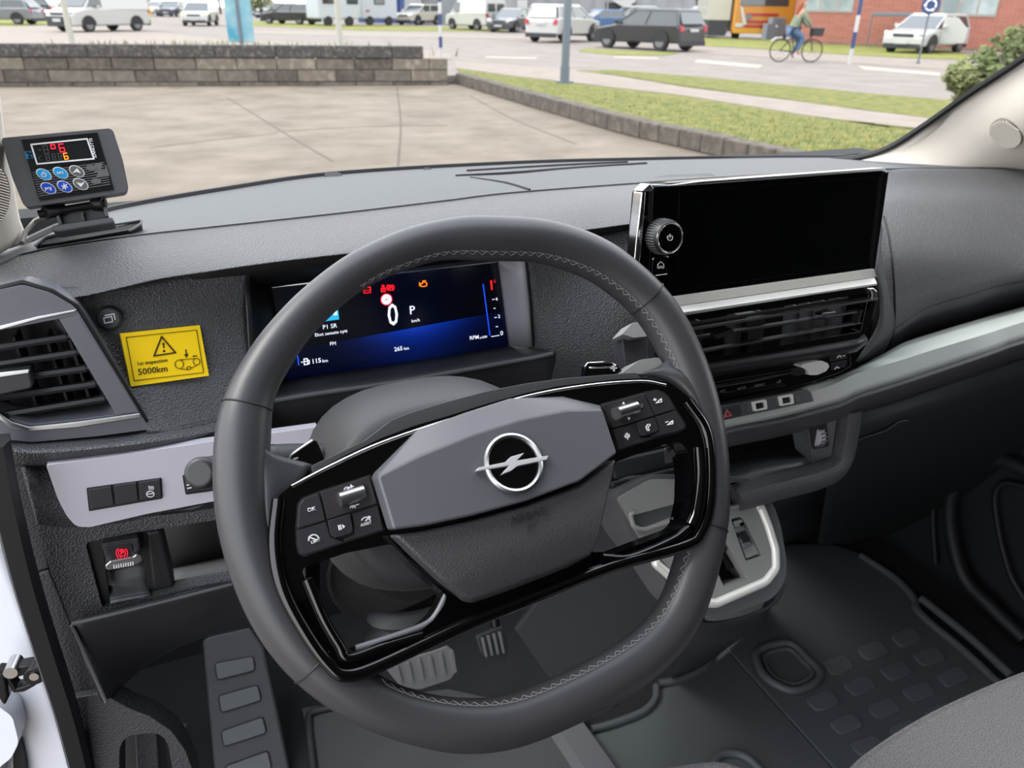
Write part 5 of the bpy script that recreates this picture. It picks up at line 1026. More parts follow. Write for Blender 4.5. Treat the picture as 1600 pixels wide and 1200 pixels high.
for x in (1090, 1150, 1185, 1240, 1262, 1284, 1310): sweep('vertical_vane', [CV.at(x, 500-(x-1090)*.16, -.03), CV.at(x-6, 560-(x-1090)*.16, -.03)], 1, DARK, t, prof=[(-.0012, -.014), (.0012, -.014), (.0012, .010), (-.0012, .010)], up=CV.N)
slab('divider', CV, [(1168, 497), (1196, 492), (1190, 552), (1170, 556)], -.016, -.05, SATIN, t, bevel=.001)
k1 = slab('vane_knob', CV, [(1281, 493), (1286, 489), (1305, 486.5), (1307, 489), (1302, 492.5), (1284, 495.5)], .004, -.006, SATCH, t, bevel=.001)
k2 = slab('vane_knob', CV, [(1118, 523), (1146, 514), (1150, 520), (1148, 525), (1120, 530)], .004, -.006, SATIN, t, bevel=.001)
loft('lower_lip', [[CV.at(1050, 575, 0), CV.at(1110, 566, 0), CV.at(1335, 530, 0), CV.at(1350, 522, 0)], [CV.at(1050, 590, .004), CV.at(1112, 580, .004), CV.at(1330, 543, .004), CV.at(1356, 530, .004)], [CV.at(1050, 600, -.004), CV.at(1112, 590, -.004), CV.at(1330, 552, -.004), CV.at(1356, 536, -.004)]], SATIN, t, nu=14, nv=3, thick=.003)
loft('side_frame', [L3([(1366, 420, .66), (1378, 460, .655), (1374, 510, .655), (1340, 566, .66)], 0), L3([(1376, 340, .75), (1395, 470, .68), (1396, 520, .685), (1372, 566, .71)], 0)], FASC, t, nu=14, nv=3, thick=.003)
# ---- climate panel
HP = Plane(GY(1220, 600, .628), (0, -1, .22))
t = thing('climate_panel', 'gloss black climate control strip with silver toggle below the centre vent', 'control panel', HP.at(1220, 625))
slab('panel_face', HP, [(1060, 600), (1114, 588), (1328, 546), (1331, 572), (1310, 584), (1262, 600), (1125, 630), (1060, 642)], 0, -.02, GLOSS, t, bevel=.0015)
lines('panel_groove', HP, [[(1060, 607), (1236, 578)], [(1060, 612), (1225, 584)]], .0007, .0008, DARK, t)
lines('light_line', HP, [[(1060, 615), (1180, 595), (1238, 582)]], .0012, .001, SATCH, t)
for q in ([(1296, 553), (1322, 548), (1324, 560), (1298, 565)], [(1298, 568), (1324, 563), (1322, 573), (1300, 579)]): slab('climate_button', HP, q, .0015, -.001, SATIN, t, bevel=.0005)
slab('toggle', HP, [(1251, 571), (1262, 567), (1285, 564), (1294, 568), (1296, 573), (1291, 580), (1277, 586), (1264, 586), (1261, 577), (1254, 575)], .012, -.002, mat('bright_satin', (238, 238, 234), .35, .3), t, r=2, bevel=.002, seg=3)
slab('toggle_stem', HP, [(1243, 577), (1262, 574), (1265, 582), (1244, 588)], .008, -.002, SATIN, t, bevel=.001)
for s_, a_, b_ in (('A/C', (1125, 614), (1134, 612.5)), ('AUTO', (1152, 610), (1166, 607.5)), ('MONO', (1180, 605), (1195, 602.5)), ('off', (1214, 599), (1220, 598))): text('lettering', s_, HP, a_, b_, .0008, GREYP, t)
lines('fan_icon', HP, [[(1308, 559), (1312, 555), (1314, 558)], [(1317, 556), (1320, 555.5)], [(1304, 577), (1308, 573), (1311, 575)]], .0008, .0022, WHITEP, t)
# ---- USB / hazard panel
UPn = Plane(GY(1200, 640, .603), (0, -1, .45))
t = thing('socket_panel', 'dark strip with two square charging sockets and red hazard triangle button', 'panel', UPn.at(1200, 655))
slab('panel_face', UPn, [(1080, 645), (1131, 634), (1262, 608), (1267, 612), (1272, 627), (1139, 655), (1080, 667)], .004, -.01, mat('socket_strip', (74, 76, 80), .4), t, bevel=.001)
hz = slab('hazard_button', UPn, [(1100, 643), (1157, 632), (1160, 648), (1102, 660)], .006, 0, SW, t, bevel=.0012)
slab('hazard_triangle', UPn, [(1131, 653), (1136, 639), (1145, 650)], .0068, .005, mat('hazard_red', (170, 84, 90), .4), hz, holes=[[(1134.6, 650), (1136.6, 644), (1140.6, 648.6)]])
for x, y in ((1187.5, 634), (1229, 625.5)):
    so_ = slab('socket_frame', UPn, [(x-11, y-6), (x+10, y-10), (x+12, y+5), (x-8, y+9)], .0075, .001, mat('bright_satin', (238, 238, 234), .35, .3), t, r=2, holes=[[(x-7, y-3.5), (x+7, y-6), (x+8.5, y+3), (x-5.5, y+6)]], bevel=.0008)
    slab('socket_cavity', UPn, [(x-8, y-4), (x+8, y-7), (x+9, y+4), (x-6, y+7)], .0042, .001, DEEP, so_); slab('socket_tongue', UPn, [(x-4, y), (x+5, y-1.8), (x+5.5, y+.4), (x-3.5, y+2.2)], .0055, .003, SATIN, so_)
lines('socket_icon', UPn, [[(1169, 638), (1174, 637), (1175, 641), (1170, 642), (1169, 638)], [(1171, 645), (1174, 644.5)], [(1244, 621), (1248, 620.2), (1248, 627), (1245, 627.6), (1244, 621)]], .0005, .0046, GREYP, t)
# ---- centre console with gear selector
CN = Plane(GY(1190, 765, .615), (0, -.85, .53))
t = thing('centre_console', 'grey centre console plate with bright outline, trays and gear selector slot', 'console', CN.at(1150, 960))
outl = [(960, 770), (1020, 740), (1100, 742), (1160, 745), (1183, 752), (1208, 786), (1220, 820), (1230, 880), (1226, 912), (1206, 937), (1120, 966), (1092, 963), (1060, 940), (1022, 882), (980, 830)]
PLM = mat('console_plate', (134, 135, 134), .42, bump=('noise', 900, .12))
tray_r = [(1095, 765), (1150, 752), (1168, 756), (1180, 775), (1172, 783), (1100, 800)]
sel = [(1142, 811), (1160, 806), (1191, 868), (1165, 877)]; cav = [(1100, 850), (1134, 845), (1169, 904), (1131, 917)]
slab('console_body', CN, rnd(outl, 14), -.002, -.06, MIDP, t, bevel=.006, seg=4, holes=[rnd([(1143, 812), (1160, 808), (1190, 868), (1166, 876)], 2), rnd([(1102, 851), (1133, 846), (1168, 904), (1132, 916)], 3), rnd(tray_r, 6)])
inn = [(966, 778), (1020, 748), (1160, 753), (1180, 762), (1198, 792), (1211, 850), (1213, 889), (1197, 910), (1118, 944), (1102, 941), (1075, 925), (1034, 875), (1000, 838)]
slab('console_plate', CN, rnd(inn, 8), .004, -.01, PLM, t, bevel=.002, holes=[rnd(sel, 2), rnd(cav, 3), rnd(tray_r, 6), rnd([(985, 806), (1060, 786), (1062, 804), (1010, 825), (990, 824)], 5)])
sweep('chrome_outline', [CN.at(*p, .004) for p in rnd([(1187, 789), (1200, 822), (1211, 858), (1212, 888), (1196, 909), (1118, 943), (1103, 941), (1075, 925), (1022, 878)], 6)], .0056, mat('bright_satin', (238, 238, 234), .35, .3), t, n=10)
slab('tray_floor', CN, rnd(tray_r, 2), -.008, -.012, SATIN, t); slab('cavity_floor', CN, [(1090, 830), (1145, 830), (1180, 915), (1110, 925)], -.03, -.034, DEEP, t)
sweep('tray_rim', [CN.at(*p, .005) for p in rnd([(1120, 799), (1170, 787), (1181, 776), (1172, 758)], 5)], .003, PLM, t, n=8)
sweep('tray_rim', [CN.at(*p, .006) for p in rnd([(984, 802), (990, 824), (1006, 828), (1066, 810)], 6)], .003, PLM, t, n=8)
slab('tray_floor', CN, [(980, 800), (1065, 780), (1066, 812), (1000, 832)], -.010, -.014, DARK, t)
gs = slab('selector_frame', CN, [(1146, 815), (1159, 811), (1187, 865), (1167, 873)], .002, -.006, PLM, t, bevel=.001, holes=[[(1152, 825), (1163, 821), (1177, 850), (1166, 856)]])
slab('selector_switch', CN, [(1149, 826), (1161, 822), (1164, 832), (1171, 840), (1175, 851), (1165, 856), (1161, 845), (1155, 838)], .004, -.004, SATIN, gs, bevel=.001)
slab('selector_bridge', CN, [(1149, 826), (1162, 822), (1165, 829), (1152, 833)], .007, 0, MIDP, gs, bevel=.001); slab('selector_bridge', CN, [(1160, 850), (1173, 846), (1176, 853), (1163, 857)], .007, 0, MIDP, gs, bevel=.001)
slab('phone_slot', CN, [(1126, 862), (1136, 858), (1150, 885), (1138, 892)], -.012, -.03, BST, t, bevel=.001); disc('metal_stud', CN.at(1132, 858, .002), CN.N, .004, .01, CHROME, t, n=18)
for k in range(3): y = 700+k*34; slab('back_step', Plane(GY(1000, 740, .66+.0*k), (0, -1, .3)), [(955, y+22), (1080, y-6), (1082, y+20), (962, y+50)], -.006*k, -.01-.006*k, [GLV, DARK, MIDP][k] if k else DARK, t, bevel=.003)
slab('console_side', Plane(GY(1000, 900, .70), (-.6, -1, .3)), [(800, 985), (965, 780), (1100, 965), (1110, 1000), (1060, 1015), (960, 1110), (880, 1100)], 0, -.02, GLV, t, bevel=.006)
loft('console_foot', [[CN.at(1060, 960, -.05), CN.at(1120, 975, -.05), CN.at(1205, 950, -.05), CN.at(1228, 915, -.05)], [CN.at(1060, 1000, -.12), CN.at(1110, 1010, -.12), CN.at(1190, 975, -.12), CN.at(1215, 900, -.12)], [GZ(1050, 1060, UND+.02), GZ(1100, 1040, UND+.02), GZ(1150, 1000, UND+.02), GZ(1200, 950, UND+.02)]], DARK, t, nu=14, nv=4, thick=.004)
# ---- refrigeration controller on its bracket
ZP = Plane(GY(100, 262, .80), (.05, -1, .32))
t = thing('temperature_controller', 'grey temperature controller box with red and amber digits and six oval buttons', 'controller', ZP.at(110, 320))
CG = mat('controller_grey', (84, 85, 88), .5, bump=('noise', 900, .1))
slab('controller_case', ZP, rnd([(2, 219), (5, 215), (90, 207), (171, 200), (177, 204), (192, 250), (201, 294), (197, 301), (120, 313), (42, 324), (36, 319), (18, 275)], 4), .0, -.022, CG, t, bevel=.004, seg=4)
fpl = slab('face_plate', ZP, [(33, 218.5), (152, 207), (178, 296.5), (62, 314)], .0012, -.002, mat('face_black', (16, 17, 20), .3), t)
for k in range(11):
    v0 = .52+k*.038; a_ = V((33, 218.5)).lerp(V((62, 314)), v0+.02); b_ = V((152, 207)).lerp(V((178, 296.5)), v0); lines('face_stripe', ZP, [[(a_.x+2, a_.y), (b_.x-3, b_.y)]], .0005, .0014, GREYP, fpl)
lines('display_frame', ZP, [[(48.6, 226), (136, 217), (146.7, 248), (58, 256.3), (48.6, 226)]], .0013, .0016, WHITEP, fpl)
slab('display_window', ZP, [(50, 227), (135, 218), (145, 247), (59, 255)], .0014, .0006, mat('display_smoke', (34, 36, 38), .2), fpl)
def seg7(px, py, w_, h_, on, m_, off=.002, wd=.0007):
    sh = .25; P = {'a': ((0, 0), (w_, 0)), 'g': ((0, .5), (w_, .5)), 'd': ((0, 1), (w_, 1)), 'f': ((0, 0), (0, .5)), 'e': ((0, .5), (0, 1)), 'b': ((w_, 0), (w_, .5)), 'c': ((w_, .5), (w_, 1))}
    mp_ = lambda q: (px+q[0]+q[1]*h_*sh, py+q[1]*h_-q[0]*.1)
    lines('digit', ZP, [[mp_(P[s_][0]), mp_(P[s_][1])] for s_ in on], wd, off, m_, fpl)
DIM = mat('digit_off', (72, 74, 76), .5); RE = mat('digit_red', (245, 30, 60), .5, emit=1.2); OE = mat('digit_amber', (255, 140, 20), .5, emit=1.2)
seg7(67, 228, 6, 12, 'abcdefg', DIM); seg7(79, 226.5, 6, 12, 'abfg', RE); seg7(91.5, 225.5, 7, 12, 'acdefg', RE); seg7(80, 239, 0.5, 4, 'e', DIM)
lines('minus', ZP, [[(60, 234.5), (64, 234)]], .0008, .002, DIM, fpl)
for k in range(3): seg7(71+k*9.5, 242-k*1, 5, 9, 'abcdefg', DIM, wd=.0007)
seg7(99, 239.8, 5.5, 9, 'acdefg', OE); lines('degree_marks', ZP, [arc(64, 247, 3, 3, 90, 270, 6)], .0006, .002, DIM, fpl)
LB = mat('button_cyan', (20, 160, 225), .4); DB = mat('button_blue', (10, 70, 190), .4); GBt = mat('button_grey', (104, 104, 104), .4)
for x, y, m_, nm in ((68.5, 272.5, LB, 'p'), (94.5, 270, LB, 'set'), (120, 267.5, GBt, 'u'), (75.5, 294, DB, 'prg'), (101, 291.5, DB, 's'), (126, 287.5, GBt, 'd')):
    el = [(x+12.2*math.cos(a)+2*math.sin(a), y+9*math.sin(a)+2.5*math.cos(a)) for a in [k*math.pi/14 for k in range(28)]]
    b_ = slab('oval_button', ZP, el, .0022, .0008, WHITEP, fpl); el2 = [(x+(p[0]-x)*.87, y+(p[1]-y)*.86) for p in el]; slab('button_face', ZP, el2, .0030, .0018, m_, b_.parent)
    if nm == 'p': lines('power_icon', ZP, [arc(x, y+.5, 3.6, 3.4, 125, 415, 12), [(x-.5, y-4.5), (x, y)]], .0007, .0034, WHITEP, fpl)
    elif nm in ('set', 'prg'): text('button_text', nm, ZP, (x-5, y+2.5), (x+5.5, y+1.6), .0033, WHITEP, fpl, bold=.02)
    elif nm == 's': lines('snow_icon', ZP, [[(x-4.5*math.cos(k), y-4.5*math.sin(k)), (x+4.5*math.cos(k), y+4.5*math.sin(k))] for k in (.2, 1.25, 2.3)], .0009, .0034, WHITEP, fpl)
    else:
        s_ = -1 if nm == 'u' else 1; slab('arrow_icon', ZP, [(x-7, y-3*s_), (x, y-1*s_), (x+6.5, y-3.6*s_), (x+.5, y+5*s_)], .0034, .0028, WHITEP, fpl)
text('maker_name', 'ZANOTTI', ZP, (151, 247), (144, 216.5), .0018, WHITEP, fpl, bold=.02, ys=.9)
lg = slab('logo_plate', ZP, [(38.5, 237), (48, 236), (52, 247), (41.5, 248.5)], .0018, .0008, LB, fpl); lines('logo_mark', ZP, [[(41, 238.5), (46.5, 238)], [(43, 240.5), (49, 240), (44.5, 246), (50, 245.4)]], .0011, .0022, DEEP, fpl)
slab('relief_mark', ZP, [(148, 255), (160, 253.5), (158, 266), (165, 265), (164, 258), (166, 258), (171, 275), (150, 278), (153, 270), (147, 270)], .0018, .0008, GBt, fpl)
for x, y in ((142, 262), (150, 283)): slab('relief_dot', ZP, arc(x, y, 8, 4.5, 0, 360, 18)[:-1], .0022, .0008, GBt, fpl)
t2 = thing('controller_bracket', 'grey plastic hinged bracket holding the controller above a black dash tray', 'bracket', GY(130, 350, .80))
ZB = Plane(GY(125, 335, .80), (0, -1, .5))
slab('bracket_plate', ZB, [(88, 325), (158, 314), (167, 342), (97, 352)], -.004, -.012, CG, t2, bevel=.0015)
slab('bracket_foot', ZB, [(80, 352), (176, 338.5), (179.5, 348), (92, 362), (81, 361)], .006, -.02, CG, t2, bevel=.002)
sweep('hinge_rod', [ZB.at(60, 335, .002), ZB.at(82, 331, .002), ZB.at(164, 317, .002)], .0035, BST, t2, n=10); disc('hinge_knob', ZB.at(70, 333, .006), (-.8, -.6, 0), .006, .018, BST, t2, n=20, bevel=.001); disc('hinge_knob', ZB.at(163, 318, .002), (.9, -.4, 0), .007, .010, BST, t2, n=20, bevel=.001)
for x, y in ((84, 320), (158, 307)): slab('hinge_arm', ZB, [(x-2, y), (x+4, y-1), (x+9, y+18), (x+2, y+19)], .004, -.008, BST, t2, bevel=.001)
for q in ([(86, 333), (91, 332), (97, 350), (91, 352)], [(160, 322), (165, 321), (170, 338), (164, 339)]): slab('side_rib', ZB, q, .004, -.008, CG, t2, bevel=.001)
slab('centre_rib', ZB, [(127, 331), (129, 331), (132, 345), (129, 345)], .002, -.006, CG, t2)
t3 = thing('dash_tray', 'open black tray slot in the dash top under the controller bracket', 'tray', GY(140, 365, .82))
ZT = Plane(GY(140, 365, .83), (0, -.35, 1))
slab('tray_well', ZT, [(54, 384), (70, 372), (100, 366), (180, 354), (222, 345), (219, 351), (205, 359), (90, 379)], .006, -.004, DEEP, t3, r=4)
sweep('tray_edge', [ZT.at(*p, .007) for p in rnd([(54, 385), (70, 371), (100, 363), (180, 351), (222, 344), (220, 350), (205, 360)], 4)], .0012, MIDP, t3, n=6)
# ================================================================ STEERING WHEEL
WPn = Plane(wp0, WN)
wh = thing('steering_wheel', 'black leather steering wheel with gloss black spokes and button clusters', 'steering wheel', wp0)
outer = [(770, 336), (700, 340), (640, 354), (560, 388), (500, 428), (440, 482), (390, 543), (352, 610), (334, 680), (331, 740), (336, 810), (352, 880), (378, 950), (412, 1010), (460, 1066), (525, 1115), (600, 1152), (680, 1174), (740, 1179), (805, 1171), (880, 1143), (960, 1103), (1035, 1052), (1088, 990), (1118, 915), (1137, 835), (1142, 765), (1136, 680), (1115, 590), (1082, 510), (1040, 448), (985, 398), (930, 365), (850, 341)]
RR = .0195
RC = {(770, 336): .0182, (640, 354): .0150, (560, 388): .0138, (500, 428): .0136, (440, 482): .0138, (390, 543): .0150, (334, 700): .0185, (412, 1010): .0178, (600, 1152): .0166, (740, 1179): .018, (960, 1103): .0185, (1118, 915): .0186, (1142, 765): .0186, (1082, 510): .0184, (930, 365): .0186}
def rr(px, py):
    ws_ = [(1/((px-k[0])**2+(py-k[1])**2+200)**1.3, v) for k, v in RC.items()]; return sum(a*b for a, b in ws_)/sum(a for a, b in ws_)
P = [WPn.at(p[0], p[1], -.012) for p in outer]; path = []
for i, p in enumerate(P):
    T = (P[(i+1) % len(P)]-P[i-1]).normalized(); n_ = WN.cross(T).normalized()
    if dot(n_, wp0-p) < 0: n_ = -n_
    d = (p-CAM).normalized(); c = T.cross(d); s_ = rr(*outer[i])*c.length/abs(dot(n_, c)); path.append(p+n_*s_)
path = resample(cat(path, 8, True), 160, True)
sm = path
for _ in range(3): sm = [(sm[i-1]+sm[i]*2+sm[(i+1) % len(sm)])/4 for i in range(len(sm))]
path = sm
prof = [(math.cos(a), .98*math.sin(a)) for a in [2*math.pi*k/24 for k in range(24)]]
radl = [rr(*projpx(p)) for p in path]
sweep('rim', path, radl, LEATH, wh, closed=True, prof=prof, up=WN, smooth=80)
def near(px, py):
    q = WPn.at(px, py); return min(range(len(path)), key=lambda i: (path[i]-q).length)
def frame(i):
    T = (path[(i+1) % len(path)]-path[i-1]).normalized(); n_ = WN.cross(T).normalized()
    if dot(n_, wp0-path[i]) < 0: n_ = -n_
    return T, n_
for px, py in ((390, 622), (1008, 468), (483, 1052), (1122, 818)):
    i = near(px, py); T, n_ = frame(i); RR = radl[i]
    sweep('rim_seam', [path[i]+n_*(RR+.0002)*math.cos(a)+WN*(RR*.98+.0002)*math.sin(a) for a in [k*math.pi/16 for k in range(32)]], .0007, DEEP, wh, closed=True, n=5)
# cross stitching round the inside of the rim
vs = []; fs = []
fine = resample(path, 560, True)
def fr2(i):
    T = (fine[(i+1) % len(fine)]-fine[i-1]).normalized(); n_ = WN.cross(T).normalized()
    if dot(n_, wp0-fine[i]) < 0: n_ = -n_
    return T, n_
def surf(i, ang):
    T, n_ = fr2(i % len(fine)); RR = rr(*projpx(fine[i % len(fine)])); return fine[i % len(fine)]+n_*(RR+.0003)*math.cos(ang)+WN*(RR*.98+.0003)*math.sin(ang)
def stick(a, b, r=.0003):
    T = (b-a).normalized(); S = T.orthogonal().normalized()*r; W2 = T.cross(S); k = len(vs)
    for q in (a, b):
        for u_, v_ in ((1, 0), (0, 1), (-1, 0), (0, -1)): vs.append(q+S*u_+W2*v_)
    for j in range(4): fs.append((k+j, k+(j+1) % 4, k+4+(j+1) % 4, k+4+j))
for i in range(0, 560, 4):
    sp_ = projpx(fine[i])
    if sp_[0] < 560 or (sp_[0] > 1000 and 590 < sp_[1] < 850) : continue
    a0, a1, a2 = .42, .62, .80
    stick(surf(i, a0), surf(i+2, a1)); stick(surf(i+2, a1), surf(i+5, a1+.02)); stick(surf(i+2, a1+.02), surf(i+4, a0))
o = mk('stitching', vs, fs, THREAD, wh, smooth=0, recalc=False); o['kind'] = 'stuff'
# matte spoke carrier behind the gloss frame
slab('spoke_carrier', WPn, rnd([(486, 728), (520, 712), (570, 688), (612, 656), (640, 645), (700, 627), (760, 611), (822, 599), (880, 591), (940, 586), (995, 582), (1010, 600), (990, 640), (700, 700), (500, 790)], 4), -.006, -.034, SH, wh, bevel=.004, seg=3)
# leather roots where the rim meets the spokes
loft('spoke_root', [[WPn.at(372, 640, -.012), WPn.at(380, 720, -.014), WPn.at(385, 800, -.014), WPn.at(400, 900, -.014)], [WPn.at(412, 700, -.001), WPn.at(415, 750, .0), WPn.at(418, 820, .0), WPn.at(430, 900, 0)], [WPn.at(488, 726, -.009), WPn.at(470, 752, -.004), WPn.at(440, 800, -.005), WPn.at(445, 900, -.005)]], LEATH, wh, nu=20, nv=6, thick=.006)
loft('spoke_root', [[WPn.at(995, 584, -.009), WPn.at(1040, 596, -.006), WPn.at(1080, 640, -.005), WPn.at(1108, 720, -.005), WPn.at(1108, 800, -.006)], [WPn.at(1032, 570, -.006), WPn.at(1070, 590, .002), WPn.at(1098, 640, .004), WPn.at(1116, 720, .003), WPn.at(1118, 800, .0)], [WPn.at(1070, 530, -.014), WPn.at(1092, 580, -.012), WPn.at(1112, 640, -.010), WPn.at(1124, 720, -.010), WPn.at(1124, 800, -.012)]], LEATH, wh, nu=24, nv=6, thick=.006)
slab('rear_cover', WPn, rnd([(972, 582), (1000, 562), (1030, 558), (1040, 575), (1010, 590)], 5), -.012, -.035, PLM, wh, bevel=.005, seg=3)
# gloss black frame with two windows
go_ = [(487, 739), (540, 711), (597, 684), (648, 665), (700, 650), (760, 631), (822, 614), (870, 604), (916, 598), (960, 593), (1000, 591), (1047, 598), (1075, 619), (1094, 645), (1108, 669), (1115, 716), (1114, 760), (1112, 791), (1098, 838), (1075, 860), (1020, 872), (958, 890), (840, 936), (728, 981), (650, 1015), (587, 1046), (540, 1060), (512, 1046), (490, 1014), (470, 983), (451, 946), (440, 915), (433, 885), (427, 850), (427, 814), (431, 792), (436, 774), (456, 757)]
hl = rnd([(472, 893), (476, 886), (541, 864), (611, 850), (650, 888), (698, 930), (694, 945), (677, 969), (658, 985), (600, 1004), (550, 1021), (538, 1016), (522, 994), (508, 969), (488, 930)], 5)
hr = rnd([(962, 722), (1010, 704), (1052, 690), (1064, 692), (1076, 706), (1081, 740), (1080, 780), (1073, 815), (1064, 826), (1010, 846), (958, 866), (938, 862), (925, 864), (945, 790)], 5)
slab('gloss_frame', WPn, rnd(go_, 4), .003, -.022, GLOSS, wh, holes=[hl, hr], bevel=.003, seg=4)
# raised gloss ribs of the frame and a modelled edge reflection
def rib(pts, r_, m_=GLOSS, off=.003, nm='frame_rib'): sweep(nm, cat([WPn.at(*p, off) for p in pts], 6), r_, m_, wh, n=10)
rib([(456, 760), (520, 727), (597, 692), (700, 657), (822, 620), (916, 603), (1000, 596), (1040, 602)], .0014, CHROME, .0035, 'edge_reflection')  # chrome wire stands in for the sky reflected along the bevelled edge
rib([(436, 780), (430, 850), (442, 920), (478, 990), (515, 1040), (540, 1054), (590, 1040), (728, 975), (840, 930), (958, 884), (1070, 852), (1095, 830), (1108, 785), (1109, 716), (1100, 668), (1072, 626)], .005)
rib([(480, 905), (505, 965), (530, 1008), (545, 1028), (600, 1010), (660, 992)], .0035)
rib([(1092, 700), (1094, 750), (1088, 800), (1080, 822)], .006); rib([(940, 872), (985, 872), (1050, 845), (1076, 826)], .004)
# inner lining of right window with leather edge
sweep('window_lining', cat([WPn.at(*p, -.02) for p in [(1046, 700), (1062, 712), (1066, 750), (1064, 800), (1056, 818)]], 6), .006, LEATH, wh, n=10)
sweep('lower_spoke_edge', cat([WPn.at(*p, -.002) for p in [(697, 930), (680, 962), (660, 978), (610, 996), (556, 1013)]], 5), .0022, mat('spoke_edge', (110, 112, 118), .3), wh, n=8)
# airbag cover, faceted, in two pieces
def R(pts, off): return [WPn.at(p[0], p[1], p[2] if len(p) > 2 else off) for p in pts]
O = R([(585, 739), (653, 671), (728, 644), (798, 622), (880, 619), (941, 634)], .006)
U1 = R([(590, 744), (655, 712), (740, 678), (815, 655), (884, 641), (942, 639)], .026)
Lw1 = R([(615, 828), (661, 822), (737, 806), (822, 783), (906, 752), (965, 708)], .034)
Lw2 = R([(616, 836), (663, 829), (739, 813), (824, 790), (907, 759), (964, 716)], .026)
M1 = R([(650, 868), (690, 872), (748, 862), (826, 840), (898, 810), (950, 780)], .027)
M2 = R([(690, 906), (712, 910), (765, 900), (830, 876), (890, 850), (938, 836)], .024)
M3 = R([(720, 931), (738, 936), (780, 921), (835, 900), (885, 881), (928, 861)], .016)
M4 = R([(723, 940), (738, 942), (783, 927), (838, 906), (888, 886), (925, 866)], .004)
ac = grid('airbag_cover', [O, U1, Lw1], AIRTOP, wh, skirt=-WN*.02, bevel=.0025, seg=3)
grid('airbag_lower_panel', [Lw2, M1, M2, M3, M4], LEATHG, wh, skirt=-WN*.02, bevel=.003, seg=3)
# make the side edge meet: emblem
EP = Plane(WPn.at(802, 724, .0325), (V((0, -math.cos(WT-.06), math.sin(WT-.06)))))
sx_ = [WPn.at(740, 678, .026), WPn.at(884, 641, .026), WPn.at(737, 806, .034)]
nn = (sx_[1]-sx_[0]).cross(sx_[2]-sx_[0]).normalized(); nn = nn if dot(nn, WN) > 0 else -nn
EP = Plane(sx_[0], nn); ec = EP.at(802, 724, .0012); Re = (EP.at(846, 716)-EP.at(758, 732)).length/2*.93
em_ = disc('emblem', ec, nn, Re*1.02, .004, GLOSS, wh, n=48)
Ux = (EP.at(857, 713)-EP.at(744, 735)).normalized(); Uy = nn.cross(Ux)
sweep('emblem_ring', [ec+nn*.0006+(Ux*math.cos(a)+Uy*math.sin(a))*Re for a in [k*math.pi/36 for k in range(72)]], 1, SATCH, em_, closed=True, prof=[(-.0020, -.001), (-.0016, .001), (0, .0018), (.0016, .001), (.0020, -.001)], up=nn)
z7 = lambda x, y: (400+x/2.1333, 580+y/2.1333)
bolt = [z7(*p) for p in [(733, 333), (742, 321), (832, 303), (850, 285), (895, 272), (869, 298), (975, 281), (970, 294), (872, 315), (852, 331), (818, 344), (846, 313)]]
slab('emblem_bolt', EP, bolt, .0045, .0005, mat('emblem_silver', (212, 212, 216), .35, .4), em_, bevel=.0003)
# AIRBAG lettering on the lower panel
q3 = [Lw2[2], Lw2[4], M1[3]]; n3 = (q3[1]-q3[0]).cross(q3[2]-q3[0]).normalized(); n3 = n3 if dot(n3, WN) > 0 else -n3; TP = Plane(q3[2], n3)
TINK = mat('embossed', (40, 40, 44), .5)
text('embossed_text', 'AIRBAG', TP, (798, 823), (855, 804), .0022, TINK, wh); lines('embossed_mark', TP, [[(823, 824), (832, 821)], [(824, 830), (828, 823), (836, 823)]], .0007, .002, TINK, wh)
# ---- button clusters
BK = mat('key_black', (40, 40, 45), .4, bump=('noise', 900, .05)); BK2 = mat('key_roller_bed', (50, 48, 50), .25, coat=.4)
a6 = lambda x, y: (420+x/3.529, 560+y/3.529); b6 = lambda x, y: (900+x/6, 560+y/6)
bed = WPn
slab('key_bed', bed, [a6(*p) for p in [(148, 935), (158, 800), (185, 768), (278, 730), (560, 640), (606, 800), (642, 948), (420, 1018), (195, 1094), (165, 1080), (152, 1030)]], .0045, 0, DEEP, wh, r=2)
def key(nm, f, pts, top=.0075, m_=BK, r_=3): return slab(nm, bed, [f(*p) for p in pts], top, .002, m_, wh, r=r_/2, bevel=.0008)
k = key('key', a6, [(160, 936), (168, 810), (192, 776), (274, 742), (312, 892)], r_=6); text('key_text', 'OK', bed, a6(216, 848), a6(262, 836), .0079, WHITEP, k, bold=.01)
k = key('roller_panel', a6, [(288, 738), (552, 650), (597, 798), (322, 888)], .0065, BK2)
lines('key_icon', bed, [[a6(*p) for p in arc(432, 726, 16, 16, 10, 170, 8)], [a6(430, 724), a6(440, 712)], [a6(444, 710), a6(466, 704)], [a6(453, 697), a6(457, 717)]], .0006, .0069, WHITEP, k)
lines('key_icon', bed, [[a6(*p) for p in arc(463, 826, 14, 14, 10, 170, 8)], [a6(461, 824), a6(470, 814)], [a6(476, 810), a6(496, 804)]], .0006, .0069, WHITEP, k)
sweep('roller', [bed.at(*a6(392, 778), .009), bed.at(*a6(526, 736), .009)], .0050, SATCH, k, n=14)
k = key('key', a6, [(160, 950), (314, 902), (340, 985), (404, 1008), (408, 1014), (200, 1080), (176, 1070), (164, 1030)])
text('key_text', 'LIMIT', bed, a6(236, 1022), a6(288, 1006), .0079, WHITEP, k, bold=.01); lines('key_icon', bed, [[a6(*p) for p in arc(248, 998, 28, 26, 20, 165, 10)], [a6(222, 985), a6(262, 1000)], [a6(220, 1004), a6(222, 985)]], .0007, .0079, WHITEP, k)
k = key('key', a6, [(326, 894), (448, 858), (464, 940), (452, 964), (368, 990), (344, 978)], .0092); lines('key_icon', bed, [[a6(384, 922), a6(390, 945)], [a6(394, 919), a6(400, 942)]], .0007, .0096, WHITEP, k); slab('key_arrow', bed, [a6(404, 914), a6(420, 926), a6(411, 938)], .0097, .0088, WHITEP, k)
